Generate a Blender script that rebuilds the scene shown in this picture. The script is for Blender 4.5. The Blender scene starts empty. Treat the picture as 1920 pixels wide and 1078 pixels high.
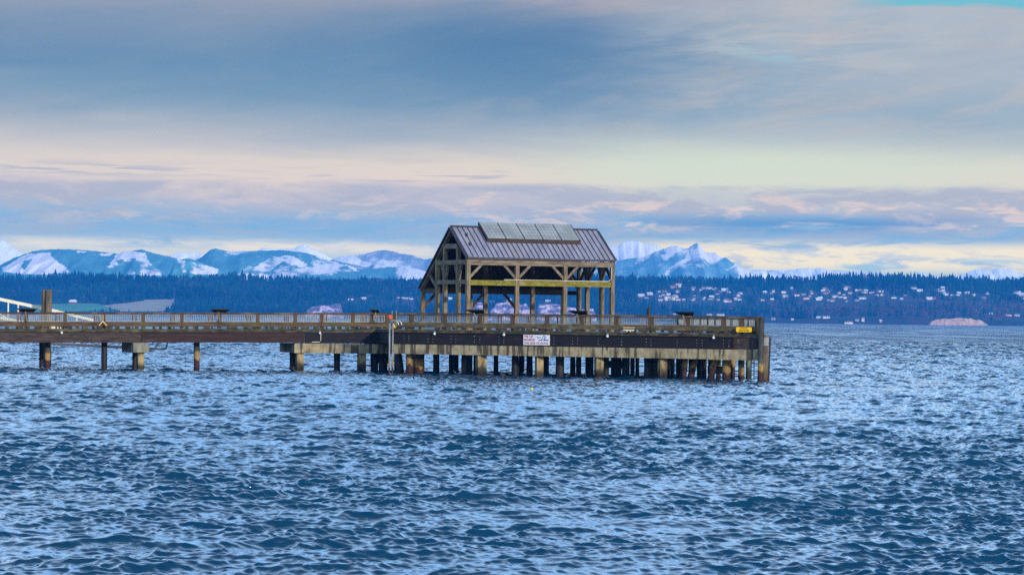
import bpy, math, random
import numpy as np
from mathutils import Vector, Matrix, noise as mnoise
random.seed(7); rng = np.random.default_rng(11)
scene = bpy.context.scene
C = scene.collection
H = 4.4            # eye height above the water (m)
F = 5500.0         # focal length in photo pixels (1920 wide)
ROLL = 0.0114; PITCH = math.atan(57.0 / F)

# ------------------------------------------------------------------ camera
fw = Vector((0, math.cos(PITCH), math.sin(PITCH)))
r0 = Vector((1, 0, 0)); u0 = Vector((0, -math.sin(PITCH), math.cos(PITCH)))
rt = r0 * math.cos(ROLL) + u0 * math.sin(ROLL)
up = u0 * math.cos(ROLL) - r0 * math.sin(ROLL)
cd = bpy.data.cameras.new('camera'); cam = bpy.data.objects.new('camera', cd); C.objects.link(cam)
cd.sensor_width = 36; cd.lens = F / 1920 * 36; cd.clip_start = 0.5; cd.clip_end = 60000
m = Matrix((rt, up, -fw)).transposed().to_4x4(); m.translation = (0, 0, H)
cam.matrix_world = m
scene.camera = cam

def at(px, py, Y):
    d = fw + rt * ((px - 960) / F) - up * ((py - 539) / F)
    t = Y / d.y
    return Vector((d.x * t, Y, H + d.z * t))
def xat(px, Y, z):
    py = 596 - F * (z - H) / Y + ROLL * (px - 960)
    return at(px, py, Y).x
def proj(X, Y, Z):
    X = np.asarray(X, float); Y = np.asarray(Y, float); Z = np.asarray(Z, float) - H
    d = Y * fw.y + Z * fw.z
    a = X * rt.x + Y * rt.y + Z * rt.z; b = X * up.x + Y * up.y + Z * up.z
    return 960 + F * a / d, 539 - F * b / d

# ------------------------------------------------------------------ helpers
def srgb(r, g, b):
    f = lambda c: ((c / 255) / 12.92) if c / 255 <= 0.04045 else (((c / 255) + 0.055) / 1.055) ** 2.4
    return (f(r), f(g), f(b), 1.0)

class MB:
    """collects shapes in world coordinates and links them as one mesh object"""
    def __init__(s): s.v = []; s.f = []; s.m = []; s.mi = 0; s.sm = []
    def add(s, vs, fs, smooth=False):
        n = len(s.v); s.v.extend([tuple(x) for x in vs])
        for f in fs: s.f.append(tuple(i + n for i in f)); s.m.append(s.mi); s.sm.append(smooth)
        return s
    def bar(s, p0, p1, w, h, upv=(0, 0, 1), jit=0.0):
        p0 = Vector(p0); p1 = Vector(p1); d = (p1 - p0).normalized(); upv = Vector(upv)
        if abs(d.dot(upv)) > 0.98: upv = Vector((0, 1, 0)) if abs(d.y) < .9 else Vector((1, 0, 0))
        a = d.cross(upv).normalized(); b = a.cross(d).normalized()
        vs = []
        for p in (p0, p1):
            for sa, sb in ((-1, -1), (1, -1), (1, 1), (-1, 1)):
                vs.append(p + a * (sa * w / 2) + b * (sb * h / 2) + Vector((random.uniform(-jit, jit), random.uniform(-jit, jit), random.uniform(-jit, jit))))
        return s.add(vs, [(0, 1, 2, 3), (7, 6, 5, 4), (0, 4, 5, 1), (1, 5, 6, 2), (2, 6, 7, 3), (3, 7, 4, 0)])
    def post(s, x, y, z0, z1, wx, wy, ang=0.0):
        return s.bar((x, y, z0), (x, y, z1), wx, wy, (-math.sin(ang), math.cos(ang), 0))
    def tube(s, pts, r, n=10, cap=True):
        pts = [Vector(p) for p in pts]; rs = r if isinstance(r, (list, tuple)) else [r] * len(pts)
        vs = []; k = len(pts)
        for i, p in enumerate(pts):
            d = (pts[min(i + 1, k - 1)] - pts[max(i - 1, 0)]).normalized()
            ref = Vector((0, 0, 1)) if abs(d.z) < .9 else Vector((1, 0, 0))
            a = d.cross(ref).normalized(); b = d.cross(a).normalized()
            for j in range(n):
                t = 2 * math.pi * j / n
                vs.append(p + (a * math.cos(t) + b * math.sin(t)) * rs[i])
        fs = []
        for i in range(k - 1):
            for j in range(n):
                fs.append((i * n + j, i * n + (j + 1) % n, (i + 1) * n + (j + 1) % n, (i + 1) * n + j))
        s.add(vs, fs, True)
        if cap:
            s.add(vs[:n], [tuple(range(n))]); s.add(vs[-n:], [tuple(reversed(range(n)))])
        return s
    def prism(s, pts, z0, z1):
        n = len(pts)
        vs = [(p[0], p[1], z0) for p in pts] + [(p[0], p[1], z1) for p in pts]
        fs = [tuple(reversed(range(n))), tuple(range(n, 2 * n))]
        for i in range(n): fs.append((i, (i + 1) % n, n + (i + 1) % n, n + i))
        return s.add(vs, fs)
    def ball(s, c, r, n=10, k=6, sz=1.0):
        vs = []; fs = []
        for i in range(k + 1):
            t = math.pi * i / k
            for j in range(n):
                p = 2 * math.pi * j / n
                vs.append((c[0] + r * math.sin(t) * math.cos(p), c[1] + r * math.sin(t) * math.sin(p), c[2] + r * sz * math.cos(t)))
        for i in range(k):
            for j in range(n): fs.append((i * n + j, (i + 1) * n + j, (i + 1) * n + (j + 1) % n, i * n + (j + 1) % n))
        return s.add(vs, fs, True)
    def build(s, name, mats, parent=None):
        if not isinstance(mats, (list, tuple)): mats = [mats]
        off = Vector((0, 0, 0)); q = parent
        while q is not None: off += q.location; q = q.parent
        me = bpy.data.meshes.new(name)
        me.from_pydata([(x - off.x, y - off.y, z - off.z) for x, y, z in s.v], [], s.f)
        for mm in mats: me.materials.append(mm)
        me.polygons.foreach_set('material_index', s.m); me.polygons.foreach_set('use_smooth', s.sm)
        me.update()
        o = bpy.data.objects.new(name, me); C.objects.link(o)
        if parent: o.parent = parent
        return o

def tag(o, label=None, cat=None, group=None, kind=None):
    if label: o['label'] = label
    if cat: o['category'] = cat
    if group: o['group'] = group
    if kind: o['kind'] = kind
    return o
def empty(name, loc, label, cat, group=None):
    o = bpy.data.objects.new(name, None); C.objects.link(o); o.location = loc; o.empty_display_size = .3
    return tag(o, label, cat, group)
def grid_mesh(name, X, Y, Z, mat, attrs=None, smooth=True, parent=None, flip=False):
    nr, nc = X.shape
    v = np.stack([X, Y, Z], -1).reshape(-1, 3).astype(np.float32)
    i = np.arange(nr * nc).reshape(nr, nc)
    q = np.stack([i[:-1, :-1], i[:-1, 1:], i[1:, 1:], i[1:, :-1]], -1).reshape(-1, 4)
    if flip: q = q[:, ::-1]
    return raw_mesh(name, v, q, mat, attrs, smooth, parent)
def raw_mesh(name, v, q, mat, attrs=None, smooth=True, parent=None):
    me = bpy.data.meshes.new(name); k = q.shape[1]
    me.vertices.add(len(v)); me.vertices.foreach_set('co', np.ascontiguousarray(v, np.float32).ravel())
    me.loops.add(q.size); me.loops.foreach_set('vertex_index', np.ascontiguousarray(q, np.int32).ravel())
    me.polygons.add(len(q)); me.polygons.foreach_set('loop_start', np.arange(0, q.size, k, dtype=np.int32))
    me.polygons.foreach_set('loop_total', np.full(len(q), k, np.int32))
    me.polygons.foreach_set('use_smooth', np.full(len(q), smooth))
    me.materials.append(mat)
    me.update(calc_edges=True)
    for n, a in (attrs or {}).items():
        if a.ndim == 1:
            at_ = me.attributes.new(n, 'FLOAT', 'POINT'); at_.data.foreach_set('value', a.astype(np.float32))
        else:
            at_ = me.attributes.new(n, 'FLOAT_COLOR', 'POINT'); at_.data.foreach_set('color', a.astype(np.float32).ravel())
    o = bpy.data.objects.new(name, me); C.objects.link(o)
    if parent: o.parent = parent
    return o

# ------------------------------------------------------------------ node helpers
class NT:
    def __init__(s, tree): s.t = tree; s.n = tree.nodes; s.l = tree.links
    def new(s, ty, **kw):
        n = s.n.new(ty)
        for k, v in kw.items(): setattr(n, k, v)
        return n
    def put(s, sock, v):
        if isinstance(v, bpy.types.NodeSocket): s.l.new(v, sock)
        else: sock.default_value = v
    def math(s, op, a, b=None, c=None, clamp=False):
        n = s.new('ShaderNodeMath', operation=op, use_clamp=clamp); s.put(n.inputs[0], a)
        if b is not None: s.put(n.inputs[1], b)
        if c is not None: s.put(n.inputs[2], c)
        return n.outputs[0]
    def ss(s, x, a, b, lo=0.0, hi=1.0):
        n = s.new('ShaderNodeMapRange', interpolation_type='SMOOTHSTEP')
        s.put(n.inputs[0], x)
        for i, v in enumerate((a, b, lo, hi)): s.put(n.inputs[1 + i], v)
        return n.outputs[0]
    def mix(s, fac, a, b, mode='MIX'):
        n = s.new('ShaderNodeMix', data_type='RGBA', blend_type=mode); s.put(n.inputs[0], fac)
        s.put(n.inputs[6], a); s.put(n.inputs[7], b); return n.outputs[2]
    def noise(s, vec, scale, detail=3.0, rough=0.55, dist=0.0):
        n = s.new('ShaderNodeTexNoise'); s.put(n.inputs['Vector'], vec)
        n.inputs['Scale'].default_value = scale; n.inputs['Detail'].default_value = detail
        n.inputs['Roughness'].default_value = rough; n.inputs['Distortion'].default_value = dist
        return n.outputs['Fac']
    def ramp(s, fac, stops, interp='LINEAR'):
        n = s.new('ShaderNodeValToRGB'); s.put(n.inputs[0], fac); e = n.color_ramp.elements; n.color_ramp.interpolation = interp
        while len(e) < len(stops): e.new(0.5)
        for i, (p, c) in enumerate(stops): e[i].position = p; e[i].color = c
        return n.outputs[0]
    def scaled(s, vec, sc):
        n = s.new('ShaderNodeMapping'); s.put(n.inputs[0], vec); n.inputs['Scale'].default_value = sc; return n.outputs[0]

def new_mat(name):
    mt = bpy.data.materials.new(name); mt.use_nodes = True
    nt = NT(mt.node_tree); b = mt.node_tree.nodes['Principled BSDF']
    return mt, nt, b
def surf(name, c1, c2, scale=(3, 3, 3), rough=0.8, spec=0.3, metal=0.0, patch=None, patch_amt=.5, patch_scale=(.6, .6, .6), patch_lo=.5, patch_hi=.65, bump=0.15, zband=None):
    """two-tone weathered surface with stains of a third colour; zband = list of (z, colour) tide-line bands"""
    mt, nt, b = new_mat(name)
    pos = nt.new('ShaderNodeNewGeometry').outputs['Position']
    n1 = nt.noise(nt.scaled(pos, scale), 1.0, 5, .65)
    col = nt.mix(nt.ss(n1, .3, .7), c1, c2)
    if zband:
        sx = nt.new('ShaderNodeSeparateXYZ'); nt.put(sx.inputs[0], pos)
        z = nt.math('ADD', sx.outputs[2], nt.math('MULTIPLY', nt.math('SUBTRACT', nt.noise(nt.scaled(pos, (2.2, 2.2, 1.2)), 1.0, 3), .5), 1.0))
        z = nt.math('ADD', z, nt.math('MULTIPLY', nt.math('SUBTRACT', nt.new('ShaderNodeObjectInfo').outputs['Random'], .5), .5))
        for zz, cc, soft in zband:
            col = nt.mix(nt.ss(z, zz - soft, zz + soft, 1.0, 0.0), col, cc)
        col = nt.mix(nt.math('MULTIPLY', nt.ss(n1, .45, .75), .35), col, (.02, .016, .012, 1))
    if patch:
        n2 = nt.noise(nt.scaled(pos, patch_scale), 1.0, 5, .6)
        col = nt.mix(nt.math('MULTIPLY', nt.ss(n2, patch_lo, patch_hi), patch_amt), col, patch)
    nt.put(b.inputs['Base Color'], col); b.inputs['Roughness'].default_value = rough
    b.inputs['Specular IOR Level'].default_value = spec; b.inputs['Metallic'].default_value = metal
    if bump:
        bp = nt.new('ShaderNodeBump'); bp.inputs['Strength'].default_value = bump; bp.inputs['Distance'].default_value = .05
        nt.put(bp.inputs['Height'], n1); nt.put(b.inputs['Normal'], bp.outputs[0])
    return mt

S = srgb
M = {}
M['wood_post'] = surf('weathered_post_wood', S(132, 115, 92), S(77, 64, 50), (7, 7, 1.2), patch=S(144, 134, 88), patch_amt=.55, patch_scale=(.9, .9, .45), patch_lo=.48)
M['wood_beam'] = surf('weathered_beam_wood', S(136, 121, 102), S(91, 79, 64), (1.2, 1.2, 7), patch=S(59, 46, 37), patch_amt=.5, patch_scale=(.5, .5, 2))
M['wood_grey'] = surf('grey_brace_wood', S(131, 120, 104), S(87, 76, 61), (3, 3, 3))
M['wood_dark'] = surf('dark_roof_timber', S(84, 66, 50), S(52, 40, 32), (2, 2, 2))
M['moss_beam'] = surf('mossy_beam', S(131, 123, 27), S(89, 83, 28), (2.2, 2.2, 5), patch=S(149, 132, 93), patch_amt=.55, patch_scale=(1.1, 1.1, 2), patch_lo=.53, patch_hi=.6)
M['rail_wood'] = surf('rail_cap_wood', S(88, 72, 56), S(52, 42, 34), (1, 1, 6), patch=S(131, 123, 99), patch_amt=.4)
M['rail_post'] = surf('rail_post_wood', S(100, 72, 50), S(69, 51, 37), (5, 5, 1.2), patch=S(71, 76, 36), patch_amt=.5, patch_scale=(.7, .7, .7))
M['bull_wood'] = surf('kerb_timber', S(99, 79, 54), S(52, 42, 32), (.8, .8, 6), patch=S(76, 80, 40), patch_amt=.5, patch_scale=(.22, .22, 1), patch_lo=.5)
M['bull_wood_old'] = surf('lichen_kerb_timber', S(102, 86, 61), S(51, 47, 33), (1.3, 1.3, 5), patch=S(120, 115, 80), patch_amt=.5, patch_scale=(1.4, 1.4, 2), patch_lo=.5)
M['deck_edge'] = surf('mossy_deck_edge', S(74, 68, 45), S(31, 29, 22), (1.8, 1.8, 6), patch=S(108, 102, 73), patch_amt=.5, patch_scale=(1.3, 1.3, 3), patch_lo=.52)
M['deck'] = surf('deck_boards', S(120, 104, 84), S(88, 76, 60), (.6, 5, 1))
M['girder_black'] = surf('tarred_girder', S(29, 24, 29), S(19, 16, 22), (1, 1, 9), patch=S(74, 37, 27), patch_amt=.5, patch_scale=(.9, .9, 6), patch_lo=.6, patch_hi=.72)
M['girder_red'] = surf('red_brown_girder', S(59, 37, 32), S(37, 26, 24), (.7, .7, 7), patch=S(88, 82, 76), patch_amt=.55, patch_scale=(.5, .5, 9), patch_lo=.6, patch_hi=.7)
M['girder_grey'] = surf('grey_brown_girder', S(76, 62, 55), S(47, 36, 34), (1.0, 1.0, 6), patch=S(31, 25, 27), patch_amt=.6, patch_scale=(1.5, 1.5, 3))
M['concrete'] = surf('stained_concrete', S(164, 150, 120), S(123, 111, 85), (1.6, 1.6, 1.2), rough=.9, patch=S(51, 46, 36), patch_amt=.85, patch_scale=(2.6, 2.6, .3), patch_lo=.5, patch_hi=.6)
M['concrete_grey'] = surf('grey_concrete', S(150, 146, 130), S(112, 110, 96), (1.5, 1.5, .6), patch=S(74, 72, 58), patch_amt=.6, patch_scale=(1.0, 1.0, .3))
M['pile_conc'] = surf('concrete_pile_face', S(165, 148, 107), S(112, 96, 67), (3.2, 3.2, 1.6), rough=.9, zband=[(.55, S(61, 55, 37), .3), (.12, S(27, 25, 20), .2)])
M['pile_steel'] = surf('rusty_steel_pile', S(79, 78, 72), S(49, 46, 43), (2, 2, 1), rough=.7, zband=[(1.35, S(151, 119, 63), .12), (.75, S(58, 32, 27), .12), (.15, S(27, 19, 18), .1)])
M['pile_yellow'] = surf('yellow_rust_pile', S(150, 123, 76), S(117, 89, 54), (2.2, 2.2, 1.2), rough=.8, zband=[(.72, S(52, 30, 26), .14), (.1, S(27, 19, 18), .1)])
M['pile_dark'] = surf('dark_pile', S(42, 40, 40), S(26, 24, 26), (2, 2, 1), rough=.6, zband=[(.5, S(26, 22, 20), .3)])  # dark steel tone; on rear piles it also paints the under-deck shade
M['pile_wood'] = surf('old_timber_pile', S(128, 112, 90), S(84, 72, 58), (4, 4, .6), zband=[(1.0, S(92, 76, 44), .3), (.45, S(36, 30, 26), .2)])
M['pile_moss'] = surf('mossy_green_pile', S(104, 122, 92), S(70, 82, 60), (3, 3, 1), zband=[(.8, S(42, 46, 34), .3)])
M['galv'] = surf('galvanised_panel', S(144, 148, 146), S(115, 119, 119), (4, 4, 4), rough=.5, metal=.25, bump=0)
M['pipe'] = surf('galvanised_pipe', S(146, 149, 149), S(115, 116, 118), (6, 6, 2), rough=.4, metal=.4, bump=0, zband=[(1.4, S(139, 112, 66), .06), (.8, S(71, 36, 28), .1)])
M['white_metal'] = surf('cream_metal', S(232, 222, 196), S(214, 204, 180), (2, 2, 2), rough=.5, bump=0)
M['grey_truss'] = surf('grey_truss_metal', S(96, 98, 108), S(70, 74, 84), (2, 2, 2), rough=.5, bump=0)
M['lamp_glass'] = surf('white_lamp_cover', S(226, 224, 214), S(206, 204, 196), (4, 4, 4), rough=.3, bump=0)
M['board_dark'] = surf('dark_green_board', S(30, 46, 48), S(20, 34, 36), (3, 3, 3), rough=.5, bump=0)
M['bracket'] = surf('board_bracket', S(128, 122, 112), S(96, 90, 82), (4, 4, 4))
M['yellow'] = surf('yellow_paint', S(250, 196, 0), S(240, 184, 4), (4, 4, 4), rough=.5, bump=0)
M['black_ink'] = surf('black_lettering', S(30, 28, 24), S(30, 28, 24), rough=.6, bump=0)
M['red_ink'] = surf('dark_red_lettering', S(140, 26, 58), S(132, 24, 54), rough=.6, bump=0)
M['blue_ink'] = surf('blue_emblem', S(56, 84, 158), S(56, 84, 158), rough=.6, bump=0)
M['teal_ink'] = surf('teal_emblem', S(60, 130, 150), S(60, 130, 150), rough=.6, bump=0)
M['white_sign'] = surf('white_sign_face', S(222, 216, 222), S(208, 204, 212), (2, 2, 2), rough=.4, bump=0)
M['orange'] = surf('orange_plastic', S(206, 92, 44), S(190, 80, 40), rough=.5, bump=0)
M['tan_wood'] = surf('tan_new_wood', S(216, 178, 116), S(196, 156, 98), (5, 5, 5))

# metal roof: violet-grey sheets with streaks running down the slope
def roof_mat():
    mt, nt, b = new_mat('standing_seam_metal')
    pos = nt.new('ShaderNodeNewGeometry').outputs['Position']
    n = nt.noise(nt.scaled(pos, (1.6, .5, .5)), 1.0, 5, .6)
    n2 = nt.noise(nt.scaled(pos, (.35, .35, .35)), 1.0, 3)
    col = nt.mix(nt.ss(n, .3, .7), S(126, 126, 144), S(150, 150, 167))
    col = nt.mix(nt.math('MULTIPLY', nt.ss(n2, .5, .7), .4), col, S(150, 138, 128))
    nt.put(b.inputs['Base Color'], col); b.inputs['Roughness'].default_value = .55; b.inputs['Metallic'].default_value = .15
    return mt
M['roof'] = roof_mat()
M['roof_trim'] = surf('dark_roof_trim', S(62, 60, 72), S(48, 46, 56), (2, 2, 2), rough=.6, bump=0)
M['soffit'] = surf('shaded_soffit', S(40, 32, 26), S(28, 22, 20), (2, 2, 2))  # near-black tone puts the shade of the roof's underside into the colour
M['panel_frame'] = surf('solar_frame', S(52, 44, 42), S(40, 34, 34), (3, 3, 3), rough=.6, bump=0)
M['panel_fascia'] = surf('solar_fascia_timber', S(75, 57, 48), S(45, 36, 34), (2, 2, 6), bump=0)
M['grid_line'] = surf('solar_cell_line', S(112, 118, 118), S(108, 114, 114), rough=.5, bump=0)
def panel_mat():
    mt, nt, b = new_mat('solar_glass')
    pos = nt.new('ShaderNodeNewGeometry').outputs['Position']
    n = nt.noise(nt.scaled(pos, (.8, .8, .8)), 1.0, 4)
    nt.put(b.inputs['Base Color'], nt.mix(nt.ss(n, .35, .65), S(126, 132, 136), S(148, 152, 152)))
    b.inputs['Roughness'].default_value = .35; b.inputs['Specular IOR Level'].default_value = .5
    return mt
M['panel'] = panel_mat()

# ------------------------------------------------------------------ pier geometry
AX = Vector((xat(735, 226, 0), 226, 0)); BX = Vector((xat(1432, 213, 0), 213, 0))
CX = Vector((BX.x - 4.6, BX.y + 26.6, 0)); DX = Vector((AX.x - 4.0, 245, 0))
W0 = Vector((xat(0, 229, 0), 229, 0)); W1 = Vector((xat(571, 232.5, 0), 232.5, 0)); T1 = Vector((xat(727, 233.6, 0), 233.6, 0))
wd = (W1 - W0).normalized(); wn = Vector((-wd.y, wd.x, 0))
WL = W0 - wd * 22
def wtop(px_or_x):                                    # rail top on the sloping walkway, by world x
    x = px_or_x
    return 4.68 - 0.0092 * max(0.0, (T1.x - x))
HT = 4.71
def edge_y(P, Q, x): return P.y + (Q.y - P.y) * (x - P.x) / (Q.x - P.x)

def lerp(a, b, t): return a + (b - a) * t

# head ---------------------------------------------------------
head = empty('pier', (5, 228, 0), 'wide timber pier head on many piles carrying the open pavilion', 'pier')
poly = [AX, BX, CX, DX]
inset = lambda P, k: P + (Vector((3, 229, 0)) - P).normalized() * k
MB().prism([inset(p, .35) for p in poly], HT - 1.43, HT - 1.31).build('deck', M['deck'], head)
def side(P, Q, name, z0, z1, th, mat, root, out=0.0, z0b=None, z1b=None):
    """a long timber along an edge, its outer face 'out' beyond the edge"""
    d = (Q - P).normalized(); n = Vector((d.y, -d.x, 0))
    za = (z0 + z1) / 2; zb = za if z0b is None else (z0b + z1b) / 2
    off = n * (out - th / 2)
    return MB().bar(Vector((P.x, P.y, za)) + off, Vector((Q.x, Q.y, zb)) + off, th, z1 - z0).build(name, mat, root)
for P, Q in ((AX, BX), (BX, CX), (CX, DX), (DX, AX)):
    side(P, Q, 'edge_timber', HT - 1.53, HT - 1.31, .30, M['deck_edge'], head, .06)
fr = (BX - AX).normalized(); fn = Vector((fr.y, -fr.x, 0))      # along / out of the front edge
fl = (BX - AX).length
def fp(px, z=0.0, back=0.0):                               # point on the head's front edge seen at px
    t0, t1 = -.1, 1.1
    for _ in range(40):
        t = (t0 + t1) / 2; p = lerp(AX, BX, t) - fn * back
        q = proj(p.x, p.y, z)[0]
        if q < px: t0 = t
        else: t1 = t
    return Vector((p.x, p.y, z))
zb0, zb1 = HT - 2.41, HT - 1.55
e1 = fp(1376)
front_girder = side(AX, e1, 'girder', zb0, zb1, .35, M['girder_black'], head, -.06)
end_girder = o = side(e1 + fr * .02, BX - fr * .55, 'girder', zb0, zb1, .35, M['girder_grey'], head, -.02); o['label'] = 'grey brown end girder with rusty red edge'
side(DX, AX, 'girder', zb0, zb1, .35, M['girder_black'], head, -.06)
side(BX, CX, 'girder', zb0, zb1, .35, M['girder_black'], head, -.06)
side(CX, DX, 'girder', zb0, zb1, .35, M['girder_black'], head, -.06)
rb = MB(); p = fp(1376, (zb0 + zb1) / 2); rb.bar(p + fn * -.02 - Vector((0, 0, .41)), p + fn * -.02 + Vector((0, 0, .41)), .14, .1, fn); rb.build('splice_plate', M['girder_red'], head)
zc0, zc1 = HT - 3.16, HT - 2.43
e2 = fp(1326)
side(AX + fr * .15, e2, 'cap_beam', zc0, zc1, .9, M['concrete'], head, .12)
side(e2 + fr * .02, BX - fr * .45, 'cap_beam', zc0 - .03, zc1, .9, M['concrete'], head, .16)
for k in range(1, 5):
    a = lerp(AX, DX, k / 4.6) + Vector((.6, 0, 0)); b = lerp(BX, CX, k / 4.6) - Vector((.6, 0, 0))
    MB().bar((a.x, a.y, (zc0 + zc1) / 2), (b.x, b.y, (zc0 + zc1) / 2), .8, zc1 - zc0).build('cap_beam', M['concrete'], head)
    MB().bar((a.x, a.y, (zb0 + zb1) / 2), (b.x, b.y, (zb0 + zb1) / 2), .4, zb1 - zb0 - .02).build('girder', M['girder_black'], head)
rivet0 = None
for px in (757, 766, 802, 811, 845, 854, 889, 899, 935, 944, 1038, 1073, 1082, 1121, 1165, 1211, 1220, 1269, 1306, 1316, 1356, 1366, 1384, 1412):
    for dz in (.2, .42, .64):
        p = fp(px, zb0 + dz + random.uniform(-.02, .02)) - fn * (.05 if px < 1376 else .01)
        par = front_girder if px < 1376 else end_girder
        if rivet0 is None: rivet0 = bl_ = MB().ball((0, 0, 0), .035, 6, 4).build('rivet', M['galv'], None)
        else: bl_ = rivet0.copy(); C.objects.link(bl_)
        k_ = random.uniform(.6, 1.2); bl_.scale = (k_, k_, k_); bl_.parent = par; bl_.location = p - head.location

# walkway ------------------------------------------------------
walk = empty('pier_walkway', (-25, 233, 0), 'long narrow timber walkway leading in to the pier head', 'pier')
def wz(P): return wtop(P.x)
b0 = xat(264, 230.6, 2); b1 = W1
Wm = W0 + wd * ((b0 - W0.x) / wd.x)
def wside(P, Q, name, dz0, dz1, th, mat, out):
    return side(P, Q, name, wz(P) + dz0, wz(P) + dz1, th, mat, walk, out, wz(Q) + dz0, wz(Q) + dz1)
WW = 4.6
dk = MB()
P4 = [WL, W1, T1, T1 + wn * WW, W1 + wn * WW, WL + wn * WW]
vs = [(p.x, p.y, wz(p) - 1.43) for p in P4] + [(p.x, p.y, wz(p) - 1.31) for p in P4]
dk.add(vs, [(5, 4, 3, 2, 1, 0), (6, 7, 8, 9, 10, 11)]).build('deck', M['deck'], walk)
for P, Q in ((WL, W1), (W1, T1), (T1 + wn * WW, W1 + wn * WW), (W1 + wn * WW, WL + wn * WW)):
    wside(P, Q, 'edge_timber', -1.55, -1.31, .3, M['deck_edge'], .06)
o = wside(WL, Wm, 'girder', -2.38, -1.56, .4, M['girder_grey'], -.04); o['label'] = 'grey brown weathered girder'
o = wside(Wm + wd * .02, W1, 'girder', -2.36, -1.56, .4, M['girder_red'], -.03); o['label'] = 'red brown girder with peeling paint'
wside(W1 + wd * .05, T1, 'girder', -2.42, -1.56, .4, M['girder_black'], -.05)
wside(W1 + wn * WW, WL + wn * WW, 'girder', -2.38, -1.56, .4, M['girder_black'], -.04)
# concrete cap under the transition and skewed bent caps under the walkway
c0 = Vector((xat(551, 232.6, 2), 232.4, 0)); c1 = T1 + wd * .6
MB().bar((c0.x, c0.y + .35, wz(c0) - 2.8), (c1.x, c1.y + .35, wz(c1) - 2.86), .9, .76).build('cap_beam', M['concrete'], walk)
sk = math.radians(19); sd = Vector((-math.sin(sk), math.cos(sk), 0))
p = Vector((c0.x, c0.y + .02, wz(c0) - 2.8))
MB().bar(p + Vector((.55, .3, 0)) + sd * .55, p + Vector((.55, .3, 0)) + sd * 4.6, 1.1, .74).build('cap_beam', M['concrete_grey'], walk)
capx = [(265, 1.24), (-150, 1.24)]
for px, w in capx:
    Y = 230.2; X = xat(px, Y, 2)
    MB().bar((X, Y, wz(Vector((X, 0, 0))) - 2.77), (X + sd.x * 4.6, Y + sd.y * 4.6, wz(Vector((X, 0, 0))) - 2.77), w, .76).build('cap_beam', M['concrete_grey'], walk)

# piles --------------------------------------------------------
def pile(root, px, Y, w, mat, ztop=None, px2=None, square=False):
    """a pile standing at px in plan; px2 = where its foot is for a battered pile"""
    zt = (zc0 + .02 if root is head else 2.0) if ztop is None else ztop
    X = xat(px, Y, zt); X2 = xat(px if px2 is None else px2, Y, 0.0)
    r = w / 2 * Y / F
    mb = MB()
    if square:
        mb.bar((X2, Y, -1.2), (X, Y, zt), 2 * r, 2 * r, (-math.sin(.3), math.cos(.3), 0))
    else:
        k = 6; pts = [Vector((lerp(X2, X, i / k), Y, lerp(-1.2, zt, i / k))) for i in range(k + 1)]
        mb.tube(pts, [r * (1 + .04 * math.sin(i * 2.1 + px)) for i in range(k + 1)], 12)
    return mb.build('pile', mat, root)
pc, psl, pyw, pdk, pmo = M['pile_conc'], M['pile_steel'], M['pile_yellow'], M['pile_dark'], M['pile_moss']
def ey(px): return fp(px).y
for px, w, dY, mat, px2, sq in (
    (902, 17, .5, pc, None, True), (1011, 13, .5, pc, None, True), (1123, 14, .5, pc, None, True), (1242, 14, .5, pc, None, True),
    (768, 14, .8, pyw, None, False), (786, 20, 2.2, psl, None, False), (818, 12, 5, pdk, None, False), (872, 14, 1.6, pdk, None, False), (881, 10, 4.5, pdk, None, False),
    (966, 13, 1.5, pdk, None, False), (993, 12, 5, pdk, None, False), (1050, 16, 1.5, pdk, None, False), (1074, 10, 6, pdk, None, False), (1085, 10, 4.5, pdk, None, False),
    (1136, 12, 1.8, pdk, None, False), (1150, 9, 5, pdk, None, False), (1172, 12, 3, pdk, None, False), (1186, 8.5, 8, psl, None, False), (1195, 7.5, 10, pmo, None, False),
    (1178, 6, 6, psl, None, False), (1214, 13, 1.6, pdk, None, False), (1229, 13, 3, pdk, None, False), (1253, 8, 6, psl, None, False), (1261, 8, 9, pmo, None, False),
    (1285, 11, 1.6, psl, 1279, False), (1303, 13, 2.2, psl, 1288, False), (1311, 9, 4, pdk, None, False), (1320, 10, 5, pyw, None, False),
    (1341, 13, 1.2, pyw, 1325, False), (1347, 9, 5, pyw, None, False), (1362, 16, 1.0, pyw, None, False),
    (1108, 10, 4, pdk, None, False), (1160, 11, 4.5, pdk, None, False), (1222, 9, 6, pdk, None, False), (1272, 9, 4, pdk, None, False), (1296, 10, 5, pdk, None, False), (1333, 11, 4, pdk, None, False), (1374, 9, 5, psl, None, False), (1022, 10, 5, pdk, None, False), (846, 9, 6, pdk, None, False), (930, 9, 6, pdk, None, False),
    (1390, 12, 1.4, psl, None, False), (1403, 9, 6, pmo, None, False), (746, 14, 1.6, pdk, 756, False)):
    pile(head, px, ey(px) + dY, w, mat, None, px2, sq)
for (pa, pb, dY, z) in ((1139, 1172, 4.2, .98), (1330, 1362, 1.4, .75), (1216, 1230, 2.4, .9)):      # low steel struts between piles
    a = fp(pa); b = fp(pb); MB().bar((a.x, a.y + dY, z), (b.x, b.y + dY, z), .3, .55).build('strut', M['pile_dark'], head)
for i, t in enumerate((.12, .3, .5, .7, .88)):                                                        # piles under the back of the head
    for k in (2, 4):
        a = lerp(AX, DX, k / 4.6); b = lerp(BX, CX, k / 4.6); q = lerp(a, b, t)
        MB().tube([(q.x, q.y, -1.2), (q.x, q.y, zc0 + .02)], .25, 10).build('pile', pdk, head)
o = pile(walk, 562, 232.9, 13, pc, 1.6, None, True); pile(walk, 549, 236, 12, pdk, 1.6)
pile(walk, 632, 235, 12, pdk, 1.7); pile(walk, 678, 233.6, 14, pc, 1.6, None, True)
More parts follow.
